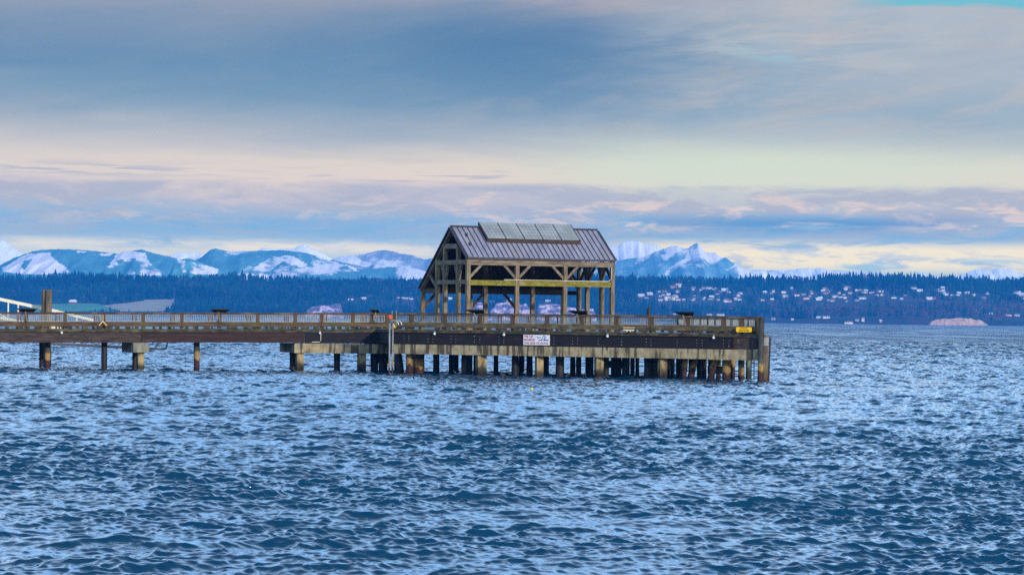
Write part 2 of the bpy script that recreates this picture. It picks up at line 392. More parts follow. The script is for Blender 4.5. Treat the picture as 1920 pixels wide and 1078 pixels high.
pile(walk, 195.5, 231.5, 11, pdk, 2.3); pile(walk, 369, 232.5, 11, psl, 2.4)
pile(walk, 264, 230.8, 11.5, pc, 1.5, None, True); pile(walk, 253, 234, 10, pdk, 1.5)
pile(walk, 89, 231, 11, psl, 2.2); pile(walk, 78, 234, 9, pdk, 2.2)
for px, w, Y in ((702, 15, 235), (722, 10, 237), (714, 8, 234.6)): pile(walk, px, Y, w, pdk, 1.7)  # near-black colour stands in for the shade beside the head's left side
a = Vector((xat(698, 235.3, 1), 235.3, 1.1)); b = Vector((xat(730, 235.3, 1), 235.3, 1.1)); MB().bar(a, b, .4, .9).build('strut', pdk, walk)
for px in (-60, -150, -240): pile(walk, px, 230.8, 11, pc, 1.6)

# railings -----------------------------------------------------
def railing(name, label, pts, zt, post_w=.28, bull=None, post_mat=None, double=False, inner=None, skip=()):
    """cap rail, posts, galvanised baluster panels and a kerb timber on blocks, through the post points pts"""
    pts = [Vector(p) for p in pts]; z = [zt(p) for p in pts]; bull = bull or M['bull_wood']
    root = empty(name, (pts[0].x, pts[0].y, z[0] - 1.31), label, 'railing', 'railings round the pier')
    P = lambda i, dz: Vector((pts[i].x, pts[i].y, z[i] + dz))
    cap = MB(); n = len(pts)
    for i in range(n - 1):
        d = (pts[i + 1] - pts[i]).normalized()
        cap.bar(P(i, -.07 + (.004 if i % 2 else 0)), P(i + 1, -.07 + (.004 if i % 2 else 0)) + d * .02, .34, .14)
    cap.build('cap_rail', M['rail_wood'], root)
    for i in range(n - 1):
        d = (pts[i + 1] - pts[i]).normalized(); nn = Vector((d.y, -d.x, 0)); L = (pts[i + 1] - pts[i]).length
        if i % 4 == 0:
            j = min(i + 4, n - 1); dd = (pts[j] - pts[i])
            MB().bar(P(i, -.935) + nn * .16, P(j, -.935) + nn * .16 - dd.normalized() * .03, .2, .35, jit=.012).build('kerb_timber', bull, root)
        m_ = int(L / .8)
        for k in range(m_ + 1):
            if random.random() < .75:
                q = lerp(P(i, -1.21), P(i + 1, -1.21), (k + random.uniform(.1, .6)) / (m_ + 1)) + nn * .16
                MB().bar(q - d * random.uniform(.06, .22), q + d * random.uniform(.06, .22), .18, .2).build('kerb_block', M['deck_edge'], root)
    for i in range(n):
        d = (pts[min(i + 1, n - 1)] - pts[max(i - 1, 0)]).normalized()
        mb = MB()
        if double:
            for s in (-.12, .12): mb.bar(P(i, -1.3) + d * s, P(i, -.145) + d * s, post_w * .5, post_w * .6, d.cross(Vector((0, 0, 1))))
        else: mb.bar(P(i, -1.3), P(i, -.145), post_w, .2, d.cross(Vector((0, 0, 1))))
        mb.build('post', post_mat or M['rail_post'], root)
    for i in range(n - 1):
        if i in skip: continue
        d = (pts[i + 1] - pts[i]).normalized(); L = (pts[i + 1] - pts[i]).length
        g0, g1 = .2 / L, 1 - .2 / L
        a = lambda t, dz: lerp(P(i, dz), P(i + 1, dz), t)
        pn = MB()
        for dz in (-.2, -.71): pn.bar(a(g0, dz), a(g1, dz), .05, .05)
        k = max(3, int(L * 6.2))
        for j in range(k + 1):
            t = lerp(g0, g1, j / k); w = .05 if j in (0, k) else .036
            pn.bar(a(t, -.71), a(t, -.2), w, w, d)
        pn.build('baluster_panel', M['galv'], root)
    return root
back_off = lambda P, Q, k: (Vector(((Q - P).normalized().y, -(Q - P).normalized().x, 0))) * -k
ht = lambda p: HT
fpx = [771.5, 833, 899, 960.5, 1025, 1089.6, 1155, 1221, 1289, 1356, 1390, 1419]
fpts = [AX - fn * .25] + [fp(px, 0, .25) for px in fpx]
railing('railing', 'front railing of the pier head, brown posts and grey baluster panels facing the viewer', fpts, ht, bull=M['bull_wood_old'])
def along(P, Q, step, ins):
    d = (Q - P); n = max(1, round(d.length / step)); dd = d.normalized(); nn = Vector((-dd.y, dd.x, 0)) * ins
    return [P + d * (i / n) + nn for i in range(n + 1)]
railing('railing', 'railing along the far back edge of the pier head, behind the pavilion posts', along(CX, DX, 2.45, .3), ht, double=True)
railing('railing', 'short railing running back from the right corner of the pier head', along(BX + (CX - BX).normalized() * .8, CX - (CX - BX).normalized() * .8, 2.45, .3), ht)
# walkway front: posts where the photo has them
def wp(px, P=W0, Q=W1):
    Y = 231
    for _ in range(8): X = xat(px, Y, 4); Y = edge_y(P, Q, X)
    return Vector((X, Y, 0))
ins = wn * .25
wpx = [-97, -24, 49, 122, 194.5, 268.5, 341, 412, 483.5, 554]
wpts = [wp(-97) - wd * 3.06 * k + ins for k in range(6, 0, -1)] + [wp(px) + ins for px in wpx] + [wp(px, W1, T1) + ins for px in (603, 662, 697, 726)]
wtp = lambda p: wtop(p.x)
railing('railing', 'long front railing of the walkway with brown posts, running in from the left edge', wpts, wtp)
wb = []
for px in [37 + 71.5 * k for k in range(-6, 10)]:
    Y = 236
    for _ in range(8): X = xat(px, Y, 4); Y = edge_y(W0 + wn * WW, W1 + wn * WW, X)
    wb.append(Vector((X, Y, 0)) - wn * .3)
railing('railing', 'rear railing of the walkway with paired narrow posts, seen through the front balusters', wb[::-1], wtp, double=True)

# tilted reading boards on the railing --------------------------
def board(px, P, zt, label, lean=0.0, narrow=1.0):
    root = empty('reading_board', (P.x, P.y, zt - .9), label, 'board', 'tilted boards fixed to the railing')
    d = fr if px > 735 else wd
    n = Vector((d.y, -d.x, 0)); c = Vector((P.x, P.y, zt + .1)) + n * .12
    w = .78 * narrow
    a = c - d * (w + lean) + n * .42 + Vector((0, 0, .14)); b = c + d * (w - lean) + n * .42 + Vector((0, 0, .14))
    e = c + d * (w * .62) - n * .3 + Vector((0, 0, -.1)); f = c - d * (w * .62) - n * .3 + Vector((0, 0, -.1))
    t = Vector((0, 0, .05))
    MB().add([a, b, e, f, a + t, b + t, e + t, f + t], [(0, 3, 2, 1), (4, 5, 6, 7), (0, 1, 5, 4), (1, 2, 6, 5), (2, 3, 7, 6), (3, 0, 4, 7)]).build('board', M['board_dark'], root)
    q = Vector((P.x, P.y, zt)) + n * .2
    MB().bar(q + Vector((0, 0, .04)) - d * .14 + n * .15, q + Vector((0, 0, -.72)), .1, .1, n).build('bracket', M['bracket'], root)
for px, nm in ((51, 'tilted dark board on the walkway railing left of the tall paired timber pile top'), (412, 'tilted dark board on the walkway railing midway between the left edge and the hooked pipe')):
    q = wp(px); board(px, q, wtop(q.x), nm)
q = wp(706, W1, T1); board(706, q, wtop(q.x), 'small tilted dark board on the railing just left of the hooked steel pipe', lean=.3, narrow=.5)
for px, nm in ((894, 'tilted dark board on the railing below the left front post of the pavilion'), (1087, 'tilted dark board on the railing right of the third front pavilion post'), (1286, 'tilted dark board on the railing between the pavilion and the right corner')):
    q = fp(px, 0, .1); board(px, q, HT, nm)

# ------------------------------------------------------------------ pavilion
PB = math.radians(24.5); L_, D_ = Vector((math.cos(PB), math.sin(PB), 0)), Vector((-math.sin(PB), math.cos(PB), 0))
PO = Vector((xat(877, 227, 6), 227, 0))
t0, t1 = 5., 20.
for _ in range(40):
    t = (t0 + t1) / 2; p = PO + L_ * t
    if proj(p.x, p.y, 6)[0] < 1147.5: t0 = t
    else: t1 = t
PL = t; RZ, RR, SL, SLB = 11.50, 3.15, .718, .775                    # ridge height, ridge run, slope
DZ = HT - 1.31
pav = empty('pavilion', (PO.x, PO.y, DZ), 'open timber frame pavilion with steep lopsided grey metal roof', 'pavilion')
def pp(s, r, z): return Vector((PO.x + L_.x * s + D_.x * r, PO.y + L_.y * s + D_.y * r, z))
def rz(r): return RZ - (SL * (RR - r) if r < RR else SLB * (r - RR))
pw = .31
def ppost(s, r, z1, mat=None, w=pw, name='post'):
    a = pp(s, r, DZ); MB().bar(a, pp(s, r, z1), w, w, D_).build(name, mat or M['wood_post'], pav)
def pbeam(s0, r0, s1, r1, z, h, w=.26, mat=None, name='beam', z1=None):
    return MB().bar(pp(s0, r0, z), pp(s1, r1, z if z1 is None else z1), w, h).build(name, mat or M['wood_beam'], pav)
def brace(s0, r0, z0, s1, r1, z1, mat=None, w=.16):
    return MB().bar(pp(s0, r0, z0), pp(s1, r1, z1), w, .2).build('brace', mat or M['wood_grey'], pav)
ZE0, ZE1 = 8.47, 8.88; ZM0, ZM1 = 6.9, 7.3
thirds = [0, PL / 3, 2 * PL / 3, PL]
for s in thirds: ppost(s, 0, ZE0 if 0.1 < s < PL - .1 else ZE1 + .1)
for s in thirds: ppost(s, 6.0, rz(6.0) - .35)
for s in thirds: ppost(s, 9.0, 6.3)
for s in (0, PL):
    for r in (1.85, 4.5): ppost(s, r, 10.0)
pbeam(pw / 2, 0, PL - pw / 2, 0, (ZE0 + ZE1) / 2, ZE1 - ZE0)                     # front plate
for i in range(3):
    o = pbeam(thirds[i] + pw / 2, 0, thirds[i + 1] - pw / 2, 0, (ZM0 + ZM1) / 2, ZM1 - ZM0, mat=M['moss_beam']); o['label'] = 'yellow green mossy rail beam'
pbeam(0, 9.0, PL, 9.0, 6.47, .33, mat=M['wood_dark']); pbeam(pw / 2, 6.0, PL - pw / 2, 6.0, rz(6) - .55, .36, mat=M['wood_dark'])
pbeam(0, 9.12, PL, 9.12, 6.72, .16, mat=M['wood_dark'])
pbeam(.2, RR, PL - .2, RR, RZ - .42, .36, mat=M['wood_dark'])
for s in (0, PL):
    a = .0 if s == 0 else PL
    for rr0, rr1 in ((.155, 1.69), (2.01, 4.34), (4.66, 5.84)):
        pbeam(a, rr0, a, rr1, 8.68, .36); pbeam(a, rr0, a, rr1, 7.15, .32, mat=M['wood_grey'])
    pbeam(a, 2.01, a, 4.34, 9.95, .4)
    pbeam(a, 6.16, a, 8.84, 6.47, .32, mat=M['wood_dark'])
    for r, sg in ((1.85, 1), (1.85, -1), (4.5, 1), (4.5, -1)): brace(a, r + sg * .14, 7.45, a, r + sg * .62, 8.5)
    brace(a, 6.14, 6.75, a, 7.6, rz(7.6) - .3)
for s in thirds[1:3]:
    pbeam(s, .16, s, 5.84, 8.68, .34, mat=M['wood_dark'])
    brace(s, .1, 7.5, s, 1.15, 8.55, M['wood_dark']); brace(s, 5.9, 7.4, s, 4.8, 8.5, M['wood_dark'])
for i, s in enumerate(thirds):
    for sg in (1, -1):
        if (sg < 0 and i == 0) or (sg > 0 and i == 3): continue
        if i == 3: continue
        brace(s + sg * .12, 0, 7.5, s + sg * 1.12, 0, 8.5)
        brace(s + sg * .12, 6, 7.5, s + sg * 1.2, 6, 8.6, M['wood_dark'])
for s, sg in ((thirds[0], 1), (thirds[1], 1), (thirds[2], -1)): brace(s + sg * .1, 9, 5.15, s + sg * 1.15, 9, 6.35, M['wood_dark'])
for s, sg in ((thirds[1], 1), (thirds[2], -1), (thirds[3], -1), (thirds[2], 1)): brace(s + sg * .12, 6, 7.35, s + sg * 1.3, 6, 8.55, M['wood_dark'])
brace(PL, .1, 7.45, PL, 1.2, 8.55, M['wood_dark']); brace(PL, 4.4, 7.3, PL, 3.2, 8.5, M['wood_dark']); brace(PL, 5.9, 7.3, PL, 4.8, 8.5, M['wood_dark'])
# sloping rafters under each end and third
for s in thirds:
    for ra, rb_ in ((RR, .0), (RR, 9.3)):
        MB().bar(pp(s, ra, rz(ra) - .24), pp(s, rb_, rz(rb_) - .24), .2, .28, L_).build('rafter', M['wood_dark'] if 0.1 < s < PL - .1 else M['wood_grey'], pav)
# roof: two slopes with standing seams
OH = .13; RE0, RE1 = -.22, 9.27
def slope(ra, rb2, name):
    mb = MB(); th = .09
    q = [pp(-OH, ra, rz(ra)), pp(PL + OH, ra, rz(ra)), pp(PL + OH, rb2, rz(rb2)), pp(-OH, rb2, rz(rb2))]
    if rb2 > ra: q = q[::-1]
    lo = [v - Vector((0, 0, th)) for v in q]
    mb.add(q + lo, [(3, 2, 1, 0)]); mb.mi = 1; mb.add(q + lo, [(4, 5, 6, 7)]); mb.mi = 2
    mb.add(q + lo, [(0, 1, 5, 4), (1, 2, 6, 5), (2, 3, 7, 6), (3, 0, 4, 7)]); mb.mi = 2
    n = 29
    for i in range(n + 1):
        s = lerp(-OH + .04, PL + OH - .04, i / n)
        mb.bar(pp(s, ra, rz(ra) + .035), pp(s, rb2, rz(rb2) + .035), .04, .07, L_.cross(pp(0, rb2, rz(rb2)) - pp(0, ra, rz(ra))))
    return mb.build(name, [M['roof'], M['soffit'], M['roof_trim']], pav)
rf = slope(RR, RE0, 'roof'); rf['label'] = 'short front roof slope'
rb2_ = slope(RR, RE1, 'roof'); rb2_['label'] = 'long back roof slope'
MB().bar(pp(-OH - .02, RR, RZ + .05), pp(PL + OH + .02, RR, RZ + .05), .34, .1).build('ridge_cap', M['roof_trim'], rf)
for s in (-OH - .03, PL + OH + .03):
    for re in (RE0, RE1):
        MB().bar(pp(s, RR, rz(RR) - .06), pp(s, re, rz(re) - .06), .07, .3, L_).build('barge_board', M['roof_trim'], rf if re < 1 else rb2_)
MB().bar(pp(-OH, RE0 - .03, rz(RE0) - .1), pp(PL + OH, RE0 - .03, rz(RE0) - .1), .05, .14).build('eave_trim', M['roof_trim'], rf)
for s, r in ((.75, 2.05), (.62, 1.05)):
    MB().tube([pp(s, r, rz(r) - .02), pp(s, r, rz(r) + .28)], .09, 8).build('vent_pipe', M['roof_trim'], rf)
# conduit along the mossy beam
cd_ = [pp(3.0, -.17, ZM1 + .06), pp(PL - .55, -.17, ZM1 + .05), pp(PL - .3, -.17, ZM1 + .1), pp(PL - .17, -.18, ZM1 + .3), pp(PL - .16, -.18, ZE0)]
MB().tube(cd_, .024, 6).build('conduit', M['white_metal'], pav)
# hanging lamps beneath the rear roof
for s in (PL * .22, PL * .62):
    lz = pp(s, 6.8, 7.0); MB().bar(lz, lz - Vector((0, 0, .35)), .5, .4).build('hanging_light', M['soffit'], pav)

# solar array
sa = empty('solar_array', tuple(pp(PL / 2, RR - .8, rz(RR - .8))), 'row of five grey solar panels in a raised frame on the pavilion roof', 'solar panels')
A0, A1 = lerp(-OH, PL + OH, .185), lerp(-OH, PL + OH, .825)
up_n = Vector((0, 0, 1)); RT, RBm = RR + .12, RR - 1.72
def sp(s, r, h): return pp(s, r, RZ - SL * (RR - r)) + Vector((0, 0, h))
HB = .3
mb = MB()
q = [sp(A0, RT, HB), sp(A1, RT, HB), sp(A1, RBm, HB), sp(A0, RBm, HB)]; lo = [sp(A0, RT - .1, -.05), sp(A1, RT - .1, -.05), sp(A1, RBm, -.02), sp(A0, RBm, -.02)]
mb.add(q + lo, [(3, 2, 1, 0), (0, 1, 5, 4), (1, 2, 6, 5), (3, 0, 4, 7)]); mb.mi = 1; mb.add(q + lo, [(2, 3, 7, 6)])
mb.build('frame', [M['panel_frame'], M['panel_fascia']], sa)
pwid = (A1 - A0 - .12) / 5
for i in range(5):
    s0 = A0 + .06 + i * pwid + .05; s1 = s0 + pwid - .1; ra, rb_ = RT - .05, RBm + .06
    mb = MB()
    q = [sp(s0, ra, HB + .03), sp(s1, ra, HB + .03), sp(s1, rb_, HB + .03), sp(s0, rb_, HB + .03)]; lo = [v - Vector((0, 0, .04)) for v in q]
    mb.add(q + lo, [(3, 2, 1, 0), (0, 1, 5, 4), (1, 2, 6, 5), (2, 3, 7, 6), (3, 0, 4, 7)]); mb.mi = 1
    sn = (D_ * 1 + Vector((0, 0, SL)))
    for k in range(1, 5):
        s = lerp(s0, s1, k / 5); mb.bar(sp(s, ra, HB + .034), sp(s, rb_, HB + .034), .022, .01, L_.cross(sn))
    for k in range(1, 5):
        r = lerp(ra, rb_, k / 5); mb.bar(sp(s0, r, HB + .034), sp(s1, r, HB + .034), .022, .01, L_.cross(sn))
    mb.build('solar_panel', [M['panel'], M['grid_line']], sa)

# ------------------------------------------------------------------ fittings on the pier
def text_mesh(rows, parent, mat, origin, dx, up_, nrm_):
    """lettering as thin real geometry: rows of (text, x, z, height, width)"""
    mb = MB()
    dg = bpy.context.evaluated_depsgraph_get()
    for txt, x, z, h, wd_ in rows:
        cu = bpy.data.curves.new('letters', 'FONT'); cu.body = txt; cu.size = 1.0; cu.offset = .028
        ob = bpy.data.objects.new('letters', cu); C.objects.link(ob)
        bpy.context.view_layer.update(); dg = bpy.context.evaluated_depsgraph_get()
        me = bpy.data.meshes.new_from_object(ob.evaluated_get(dg))
        xs = [v.co.x for v in me.vertices]; ys = [v.co.y for v in me.vertices]
        x0, x1, y0, y1 = min(xs), max(xs), min(ys), max(ys)
        vs = [origin + dx * (x + (v.co.x - x0) / (x1 - x0) * wd_) + up_ * (z + (v.co.y - y0) / (y1 - y0) * h) for v in me.vertices]
        mb.add(vs, [tuple(p.vertices) for p in me.polygons])
        bpy.data.objects.remove(ob); bpy.data.meshes.remove(me); bpy.data.curves.remove(cu)
    return mb.build('lettering', mat, parent)
Z = Vector((0, 0, 1))
# TIE UP PROHIBITED sign
s0 = fp(981.5, 2.38); s1 = fp(1030.5, 2.38); sw = (s1 - s0).length; sh = .77
sg = empty('warning_sign', tuple((s0 + s1) / 2), 'white sign reading TIE UP PROHIBITED THIS SIDE OF DOCK', 'sign')
o0 = s0 + fn * .03
MB().add([o0, o0 + fr * sw, o0 + fr * sw + Z * sh, o0 + Z * sh] + [v - fn * .06 for v in (o0, o0 + fr * sw, o0 + fr * sw + Z * sh, o0 + Z * sh)],
         [(0, 1, 2, 3), (0, 4, 5, 1), (1, 5, 6, 2), (2, 6, 7, 3), (3, 7, 4, 0), (7, 6, 5, 4)]).build('sign_panel', M['white_sign'], sg)
og = o0 + fn * .006
text_mesh([('TIE UP', .07, .53, .19, .74), ('PROHIBITED', .06, .30, .17, .92), ('THIS SIDE OF DOCK', .05, .06, .17, sw - .12)], sg, M['red_ink'], og, fr, Z, fn)
em = MB()
def plate(mb, pts):
    n = len(pts); vs = [og + fr * a + Z * b for a, b in pts]; mb.add(vs, [tuple(range(n))])
u = sw / 1.95
arc = [(1.55 * u + .17 * u * math.cos(t), .46 + .27 * math.sin(t)) for t in [math.pi * k / 12 for k in range(13)]]
arc2 = [(1.55 * u + .125 * u * math.cos(t), .46 + .225 * math.sin(t)) for t in [math.pi * k / 12 for k in range(13)]]
for k in range(12): plate(em, [arc[k], arc[k + 1], arc2[k + 1], arc2[k]][::-1])
plate(em, [(1.52 * u, .42), (1.6 * u, .42), (1.59 * u, .62), (1.53 * u, .62)])
plate(em, [(1.30 * u, .42), (1.38 * u, .42), (1.42 * u, .52), (1.38 * u, .52)])
plate(em, [(1.5 * u, .33), (1.88 * u, .33), (1.88 * u, .42), (1.5 * u, .42)])
em.build('emblem', M['blue_ink'], sg)
em = MB(); plate(em, [(.88 * u, .59), (1.3 * u, .59), (1.3 * u, .62), (.88 * u, .62)]); plate(em, [(1.02 * u, .51), (1.28 * u, .51), (1.3 * u, .56), (1.02 * u, .56)]); plate(em, [(1.12 * u, .33), (1.45 * u, .33), (1.45 * u, .41), (1.12 * u, .41)])
em.build('emblem_water', M['teal_ink'], sg)
# DANGER sign on the kerb timber
s0 = fp(1380, HT - 1.15, -.3); s1 = fp(1409, HT - 1.15, -.3); sw = (s1 - s0).length; sh = .36
sy = empty('danger_sign', tuple((s0 + s1) / 2), 'small yellow DANGER sign on the kerb timber near the right corner', 'sign')
o0 = s0; c_ = .05
rr = [(c_, 0), (sw - c_, 0), (sw, c_), (sw, sh - c_), (sw - c_, sh), (c_, sh), (0, sh - c_), (0, c_)]
fa = [o0 + fr * a + Z * b for a, b in rr]; ba = [v - fn * .05 for v in fa]
MB().add(fa + ba, [tuple(range(8)), tuple(range(15, 7, -1))] + [(i, 8 + i, 8 + (i + 1) % 8, (i + 1) % 8) for i in range(8)]).build('sign_panel', M['yellow'], sy)
og = o0 + fn * .006
text_mesh([('DANGER', sw * .28, .245, .075, sw * .44)], sy, M['black_ink'], og, fr, Z, fn)
em = MB()
for a, b, c2 in ((.2, .36, .15), (.42, .63, .15), (.68, .82, .15), (.2, .48, .06), (.52, .6, .06), (.64, .82, .06)):
    plate(em, [(sw * a, c2), (sw * b, c2), (sw * b, c2 + .045), (sw * a, c2 + .045)])
em.build('small_print', M['black_ink'], sy)

# white round lamps along the deck edge
lampq = [(fp(816, HT - 1.6), 'right of the hooked pipe'), (fp(946, HT - 1.6), 'just left of the tie up sign'), (fp(1140, HT - 1.6), 'right of the tie up sign'), (fp(1339, HT - 1.6), 'left of the yellow danger sign')]
q = wp(600, W1, T1); lampq.append((Vector((q.x, q.y, wtop(q.x) - 1.62)), 'above a thin conduit'))
q = wp(116); lampq.append((Vector((q.x, q.y, wtop(q.x) - 1.62)), 'on the walkway edge near the left side'))
q = wp(436); q = wp(430)
for q, w in lampq:
    lr = empty('edge_lamp', tuple(q), 'small white lamp under the deck edge ' + w, 'lamp', 'small lamps under the deck edge')
    n = fn if q.x > AX.x else Vector((wd.y, -wd.x, 0)); c = q + n * .12
    MB().ball((c.x, c.y, c.z), .105, 10, 6, .9).build('lamp_cover', M['lamp_glass'], lr)
    MB().bar(c + Vector((0, 0, .1)) - n * .05, c + Vector((0, 0, .2)) - n * .05, .14, .16).build('lamp_base', M['galv'], lr)
q = wp(602, W1, T1); n = Vector((wd.y, -wd.x, 0)) * .05
tag(MB().tube([(q.x, q.y - .06, 3.0), (q.x, q.y - .06, 2.42), (q.x - .08, q.y - .06, 2.32), (q.x - .7, q.y - .06, 2.3)], .025, 6).build('conduit', M['white_metal']), 'thin white conduit running down the black girder from a lamp', 'pipe')

# hooked steel pipe pair and ladder gear at the left corner
hp = empty('hooked_pipe', (xat(733, 224.8, 0), 224.8, 0), 'tall pair of hooked galvanised pipes standing in front of the corner', 'pipe')
for k, px in enumerate((730.2, 736.2)):
    X = xat(px, 224.8, 2); zt = 4.12
    pts = [(X, 224.8, -1.2), (X, 224.8, 1.5), (X, 224.8, zt - .35)] + [(X + .33 - .33 * math.cos(t), 224.8 + .02 * k, zt - .35 + .33 * math.sin(t)) for t in [math.pi * j / 8 for j in range(1, 9)]]
    MB().tube(pts, .075, 10).build('pipe', M['pipe'], hp)
q = Vector((xat(739, 225.2, 4), 225.2, 3.55)); MB().bar(q, q + Z * .45, .26, .2).build('box', M['yellow'])
tag(bpy.data.objects['box'], 'small yellow box on the kerb beside the hooked pipes', 'box'); bpy.data.objects['box'].name = 'yellow_box'
q = Vector((xat(731, 225.4, 4), 225.4, 4.33)); tag(MB().ball(q, .17, 10, 7, 1.3).build('orange_float', M['orange']), 'orange float hanging on the rail above the hooked pipes', 'float')
hb = MB()
for px in (735, 743):
    X = xat(px, 225.6, 4.5); hb.tube([(X, 225.6, 3.5), (X, 225.6, 4.6)] + [(X, 225.6 + .3 - .3 * math.cos(t), 4.6 + .24 * math.sin(t)) for t in [math.pi * j / 6 for j in range(1, 6)]] + [(X, 226.2, 3.6)], .03, 6)
tag(hb.build('grab_rail', M['galv']), 'pair of thin looped ladder grab rails over the railing corner', 'grab rail')

# cleat, tan plank, and the forked wooden stick
q = fp(1179, HT - 1.23, -.25)
cl = MB(); cl.bar(q - fr * .42 + Z * .12, q + fr * .42 + Z * .12, .1, .09); cl.bar(q - fr * .16, q - fr * .1 + Z * .1, .1, .1, fn); cl.bar(q + fr * .16, q + fr * .1 + Z * .1, .1, .1, fn)
tag(cl.build('mooring_cleat', M['white_metal']), 'white mooring cleat bolted to the deck edge right of the sign', 'cleat')
q = fp(1179.5, HT - .93, -.3); tag(MB().bar(q - fr * .45, q + fr * .45, .06, .08).build('tan_plank', M['tan_wood']), 'short tan plank on the kerb timber above the cleat', 'plank')
q = wp(194.5); q = Vector((q.x, q.y - .4, wtop(q.x)))
ys = MB(); ys.bar(q + Z * -.2, q + Z * -.75, .05, .05); ys.bar(q + Z * -.7, q + Z * -1.05 + wd * -.32, .08, .08); ys.bar(q + Z * -.7, q + Z * -1.05 + wd * .32, .08, .08)
tag(ys.build('wooden_bracket', M['tan_wood']), 'pale forked wooden bracket nailed to the walkway railing', 'bracket')

# corner pile, fender pile, ladder
Xc = xat(1426, 212.6, 2)
tag(MB().tube([(Xc, 212.6, -1.2), (Xc + .02, 212.6, 1.0), (Xc + .05, 212.6, 4.66)], [.22, .215, .21], 12).build('corner_pile', M['pile_steel']), 'tall grey corner pile rising past the railing end', 'pile')
Xf = xat(1435.5, 213.2, 2)
fp_ = empty('fender_pile', (Xf, 213.2, 0), 'shorter timber fender pile leaning outside the right corner', 'pile')
MB().bar((Xf, 213.2, -1.2), (Xf + .06, 213.2, 3.36), .3, .3).build('shaft', M['pile_wood'], fp_)
MB().bar((Xf + .2, 213.35, -1.2), (Xf + .34, 213.35, 3.25), .1, .3).build('rubbing_strip', M['pile_dark'], fp_)
MB().bar((Xf + .02, 213.05, 2.6), (Xf + .03, 213.05, 3.2), .34, .06).build('steel_band', M['galv'], fp_)
ld = MB(); Yl = 216.5
for px in (1408.5, 1414): X = xat(px, Yl, 1); ld.bar((X, Yl, -.8), (X, Yl, 1.7), .07, .07)
for k in range(8): ld.bar((xat(1408.5, Yl, 1), Yl, -.5 + k * .3), (xat(1414, Yl, 1), Yl, -.5 + k * .3), .05, .05)
tag(ld.build('ladder', M['pile_dark']), 'dark steel ladder down to the water near the right corner', 'ladder')
# pointed pile behind the head and the paired timber dolphin behind the walkway
Xp = xat(1216, 246, 4); zt = at(1216, 571, 246).z
tag(MB().tube([(Xp, 246, -1.2), (Xp, 246, zt - .5), (Xp, 246, zt)], [.17, .16, .02], 10).build('pointed_pile', M['pile_dark']), 'dark pile with a pointed top behind the railing right of the pavilion', 'pile')
dp = empty('timber_dolphin', (xat(86, 241, 0), 241, 0), 'tall pair of weathered timber piles standing behind the walkway', 'piles')
for px, w, top in ((80, 9, 543.5), (90.5, 12, 543)):
    X = xat(px, 241, 3); zt = at(px, top, 241).z; r = w / 2 * 241 / F
    MB().tube([(X, 241 + (.3 if px < 85 else 0), -1.2), (X, 241 + (.3 if px < 85 else 0), 3), (X + .02, 241 + (.3 if px < 85 else 0), zt)], [r * 1.05, r, r * .96], 12).build('pile', M['pile_wood'], dp)
# gangway sloping down behind the walkway
gw = empty('gangway', (xat(40, 243, 4), 243, 4), 'cream metal gangway sloping down behind the left end of the walkway', 'gangway')
for dy in (0, 1.5):
    a = at(-160, 527, 243 + dy); b = at(108, 584, 243 + dy); c = at(178, 601, 243 + dy)
    MB().bar(a, b, .12, .26).bar(b, c, .12, .2).build('handrail', M['white_metal'], gw)
    a2 = a - Z * 1.75; c2 = c - Z * 1.2
    MB().bar(a2, c2, .14, .22).build('side_beam', M['white_metal'], gw)
    for t in (.08, .3, .52, .575, .72, .9):
        p = lerp(a, c, t); MB().bar(p, lerp(a2, c2, t), .1, .1).build('post', M['white_metal'], gw)
    MB().bar(lerp(a, c, .3), lerp(a2, c2, .52), .1, .1).build('diagonal', M['white_metal'], gw)
fl_ = MB(); a = at(-160, 527, 243.75) - Z * 1.72; c = at(178, 601, 243.75) - Z * 1.17; fl_.bar(a, c, 1.4, .06); fl_.build('tread_deck', M['grey_truss'], gw)
# low grey truss under the walkway
tr = MB()
for dy in (0, 1.4):
    a, b = at(85, 636, 243 + dy), at(300, 636, 243 + dy); a2, b2 = at(85, 644, 243 + dy), at(290, 654, 243 + dy)
    tr.bar(a, b, .1, .1); tr.bar(a2, b2, .12, .22); tr.bar(b2, b, .1, .12)
    tr.bar(b2, b2 + Vector((.9, 0, 0)), .16, .16); tr.bar(b2 + Vector((.9, 0, 0)), b + Vector((.75, 0, .1)), .1, .14)
    for k in range(9): tr.bar(lerp(a2, b2, k / 9), lerp(a, b, (k + 1) / 9), .06, .06); tr.bar(lerp(a2, b2, (k + 1) / 9), lerp(a, b, (k + 1) / 9), .06, .06)
tag(tr.build('truss_stage', M['grey_truss']), 'low grey steel truss stage hanging under the walkway', 'truss')
q = at(997, 730.5, 180); tag(MB().ball((q.x, 180, .05), .1, 8, 6, .8).build('yellow_buoy', M['yellow']), 'tiny yellow buoy floating in front of the pier', 'buoy')

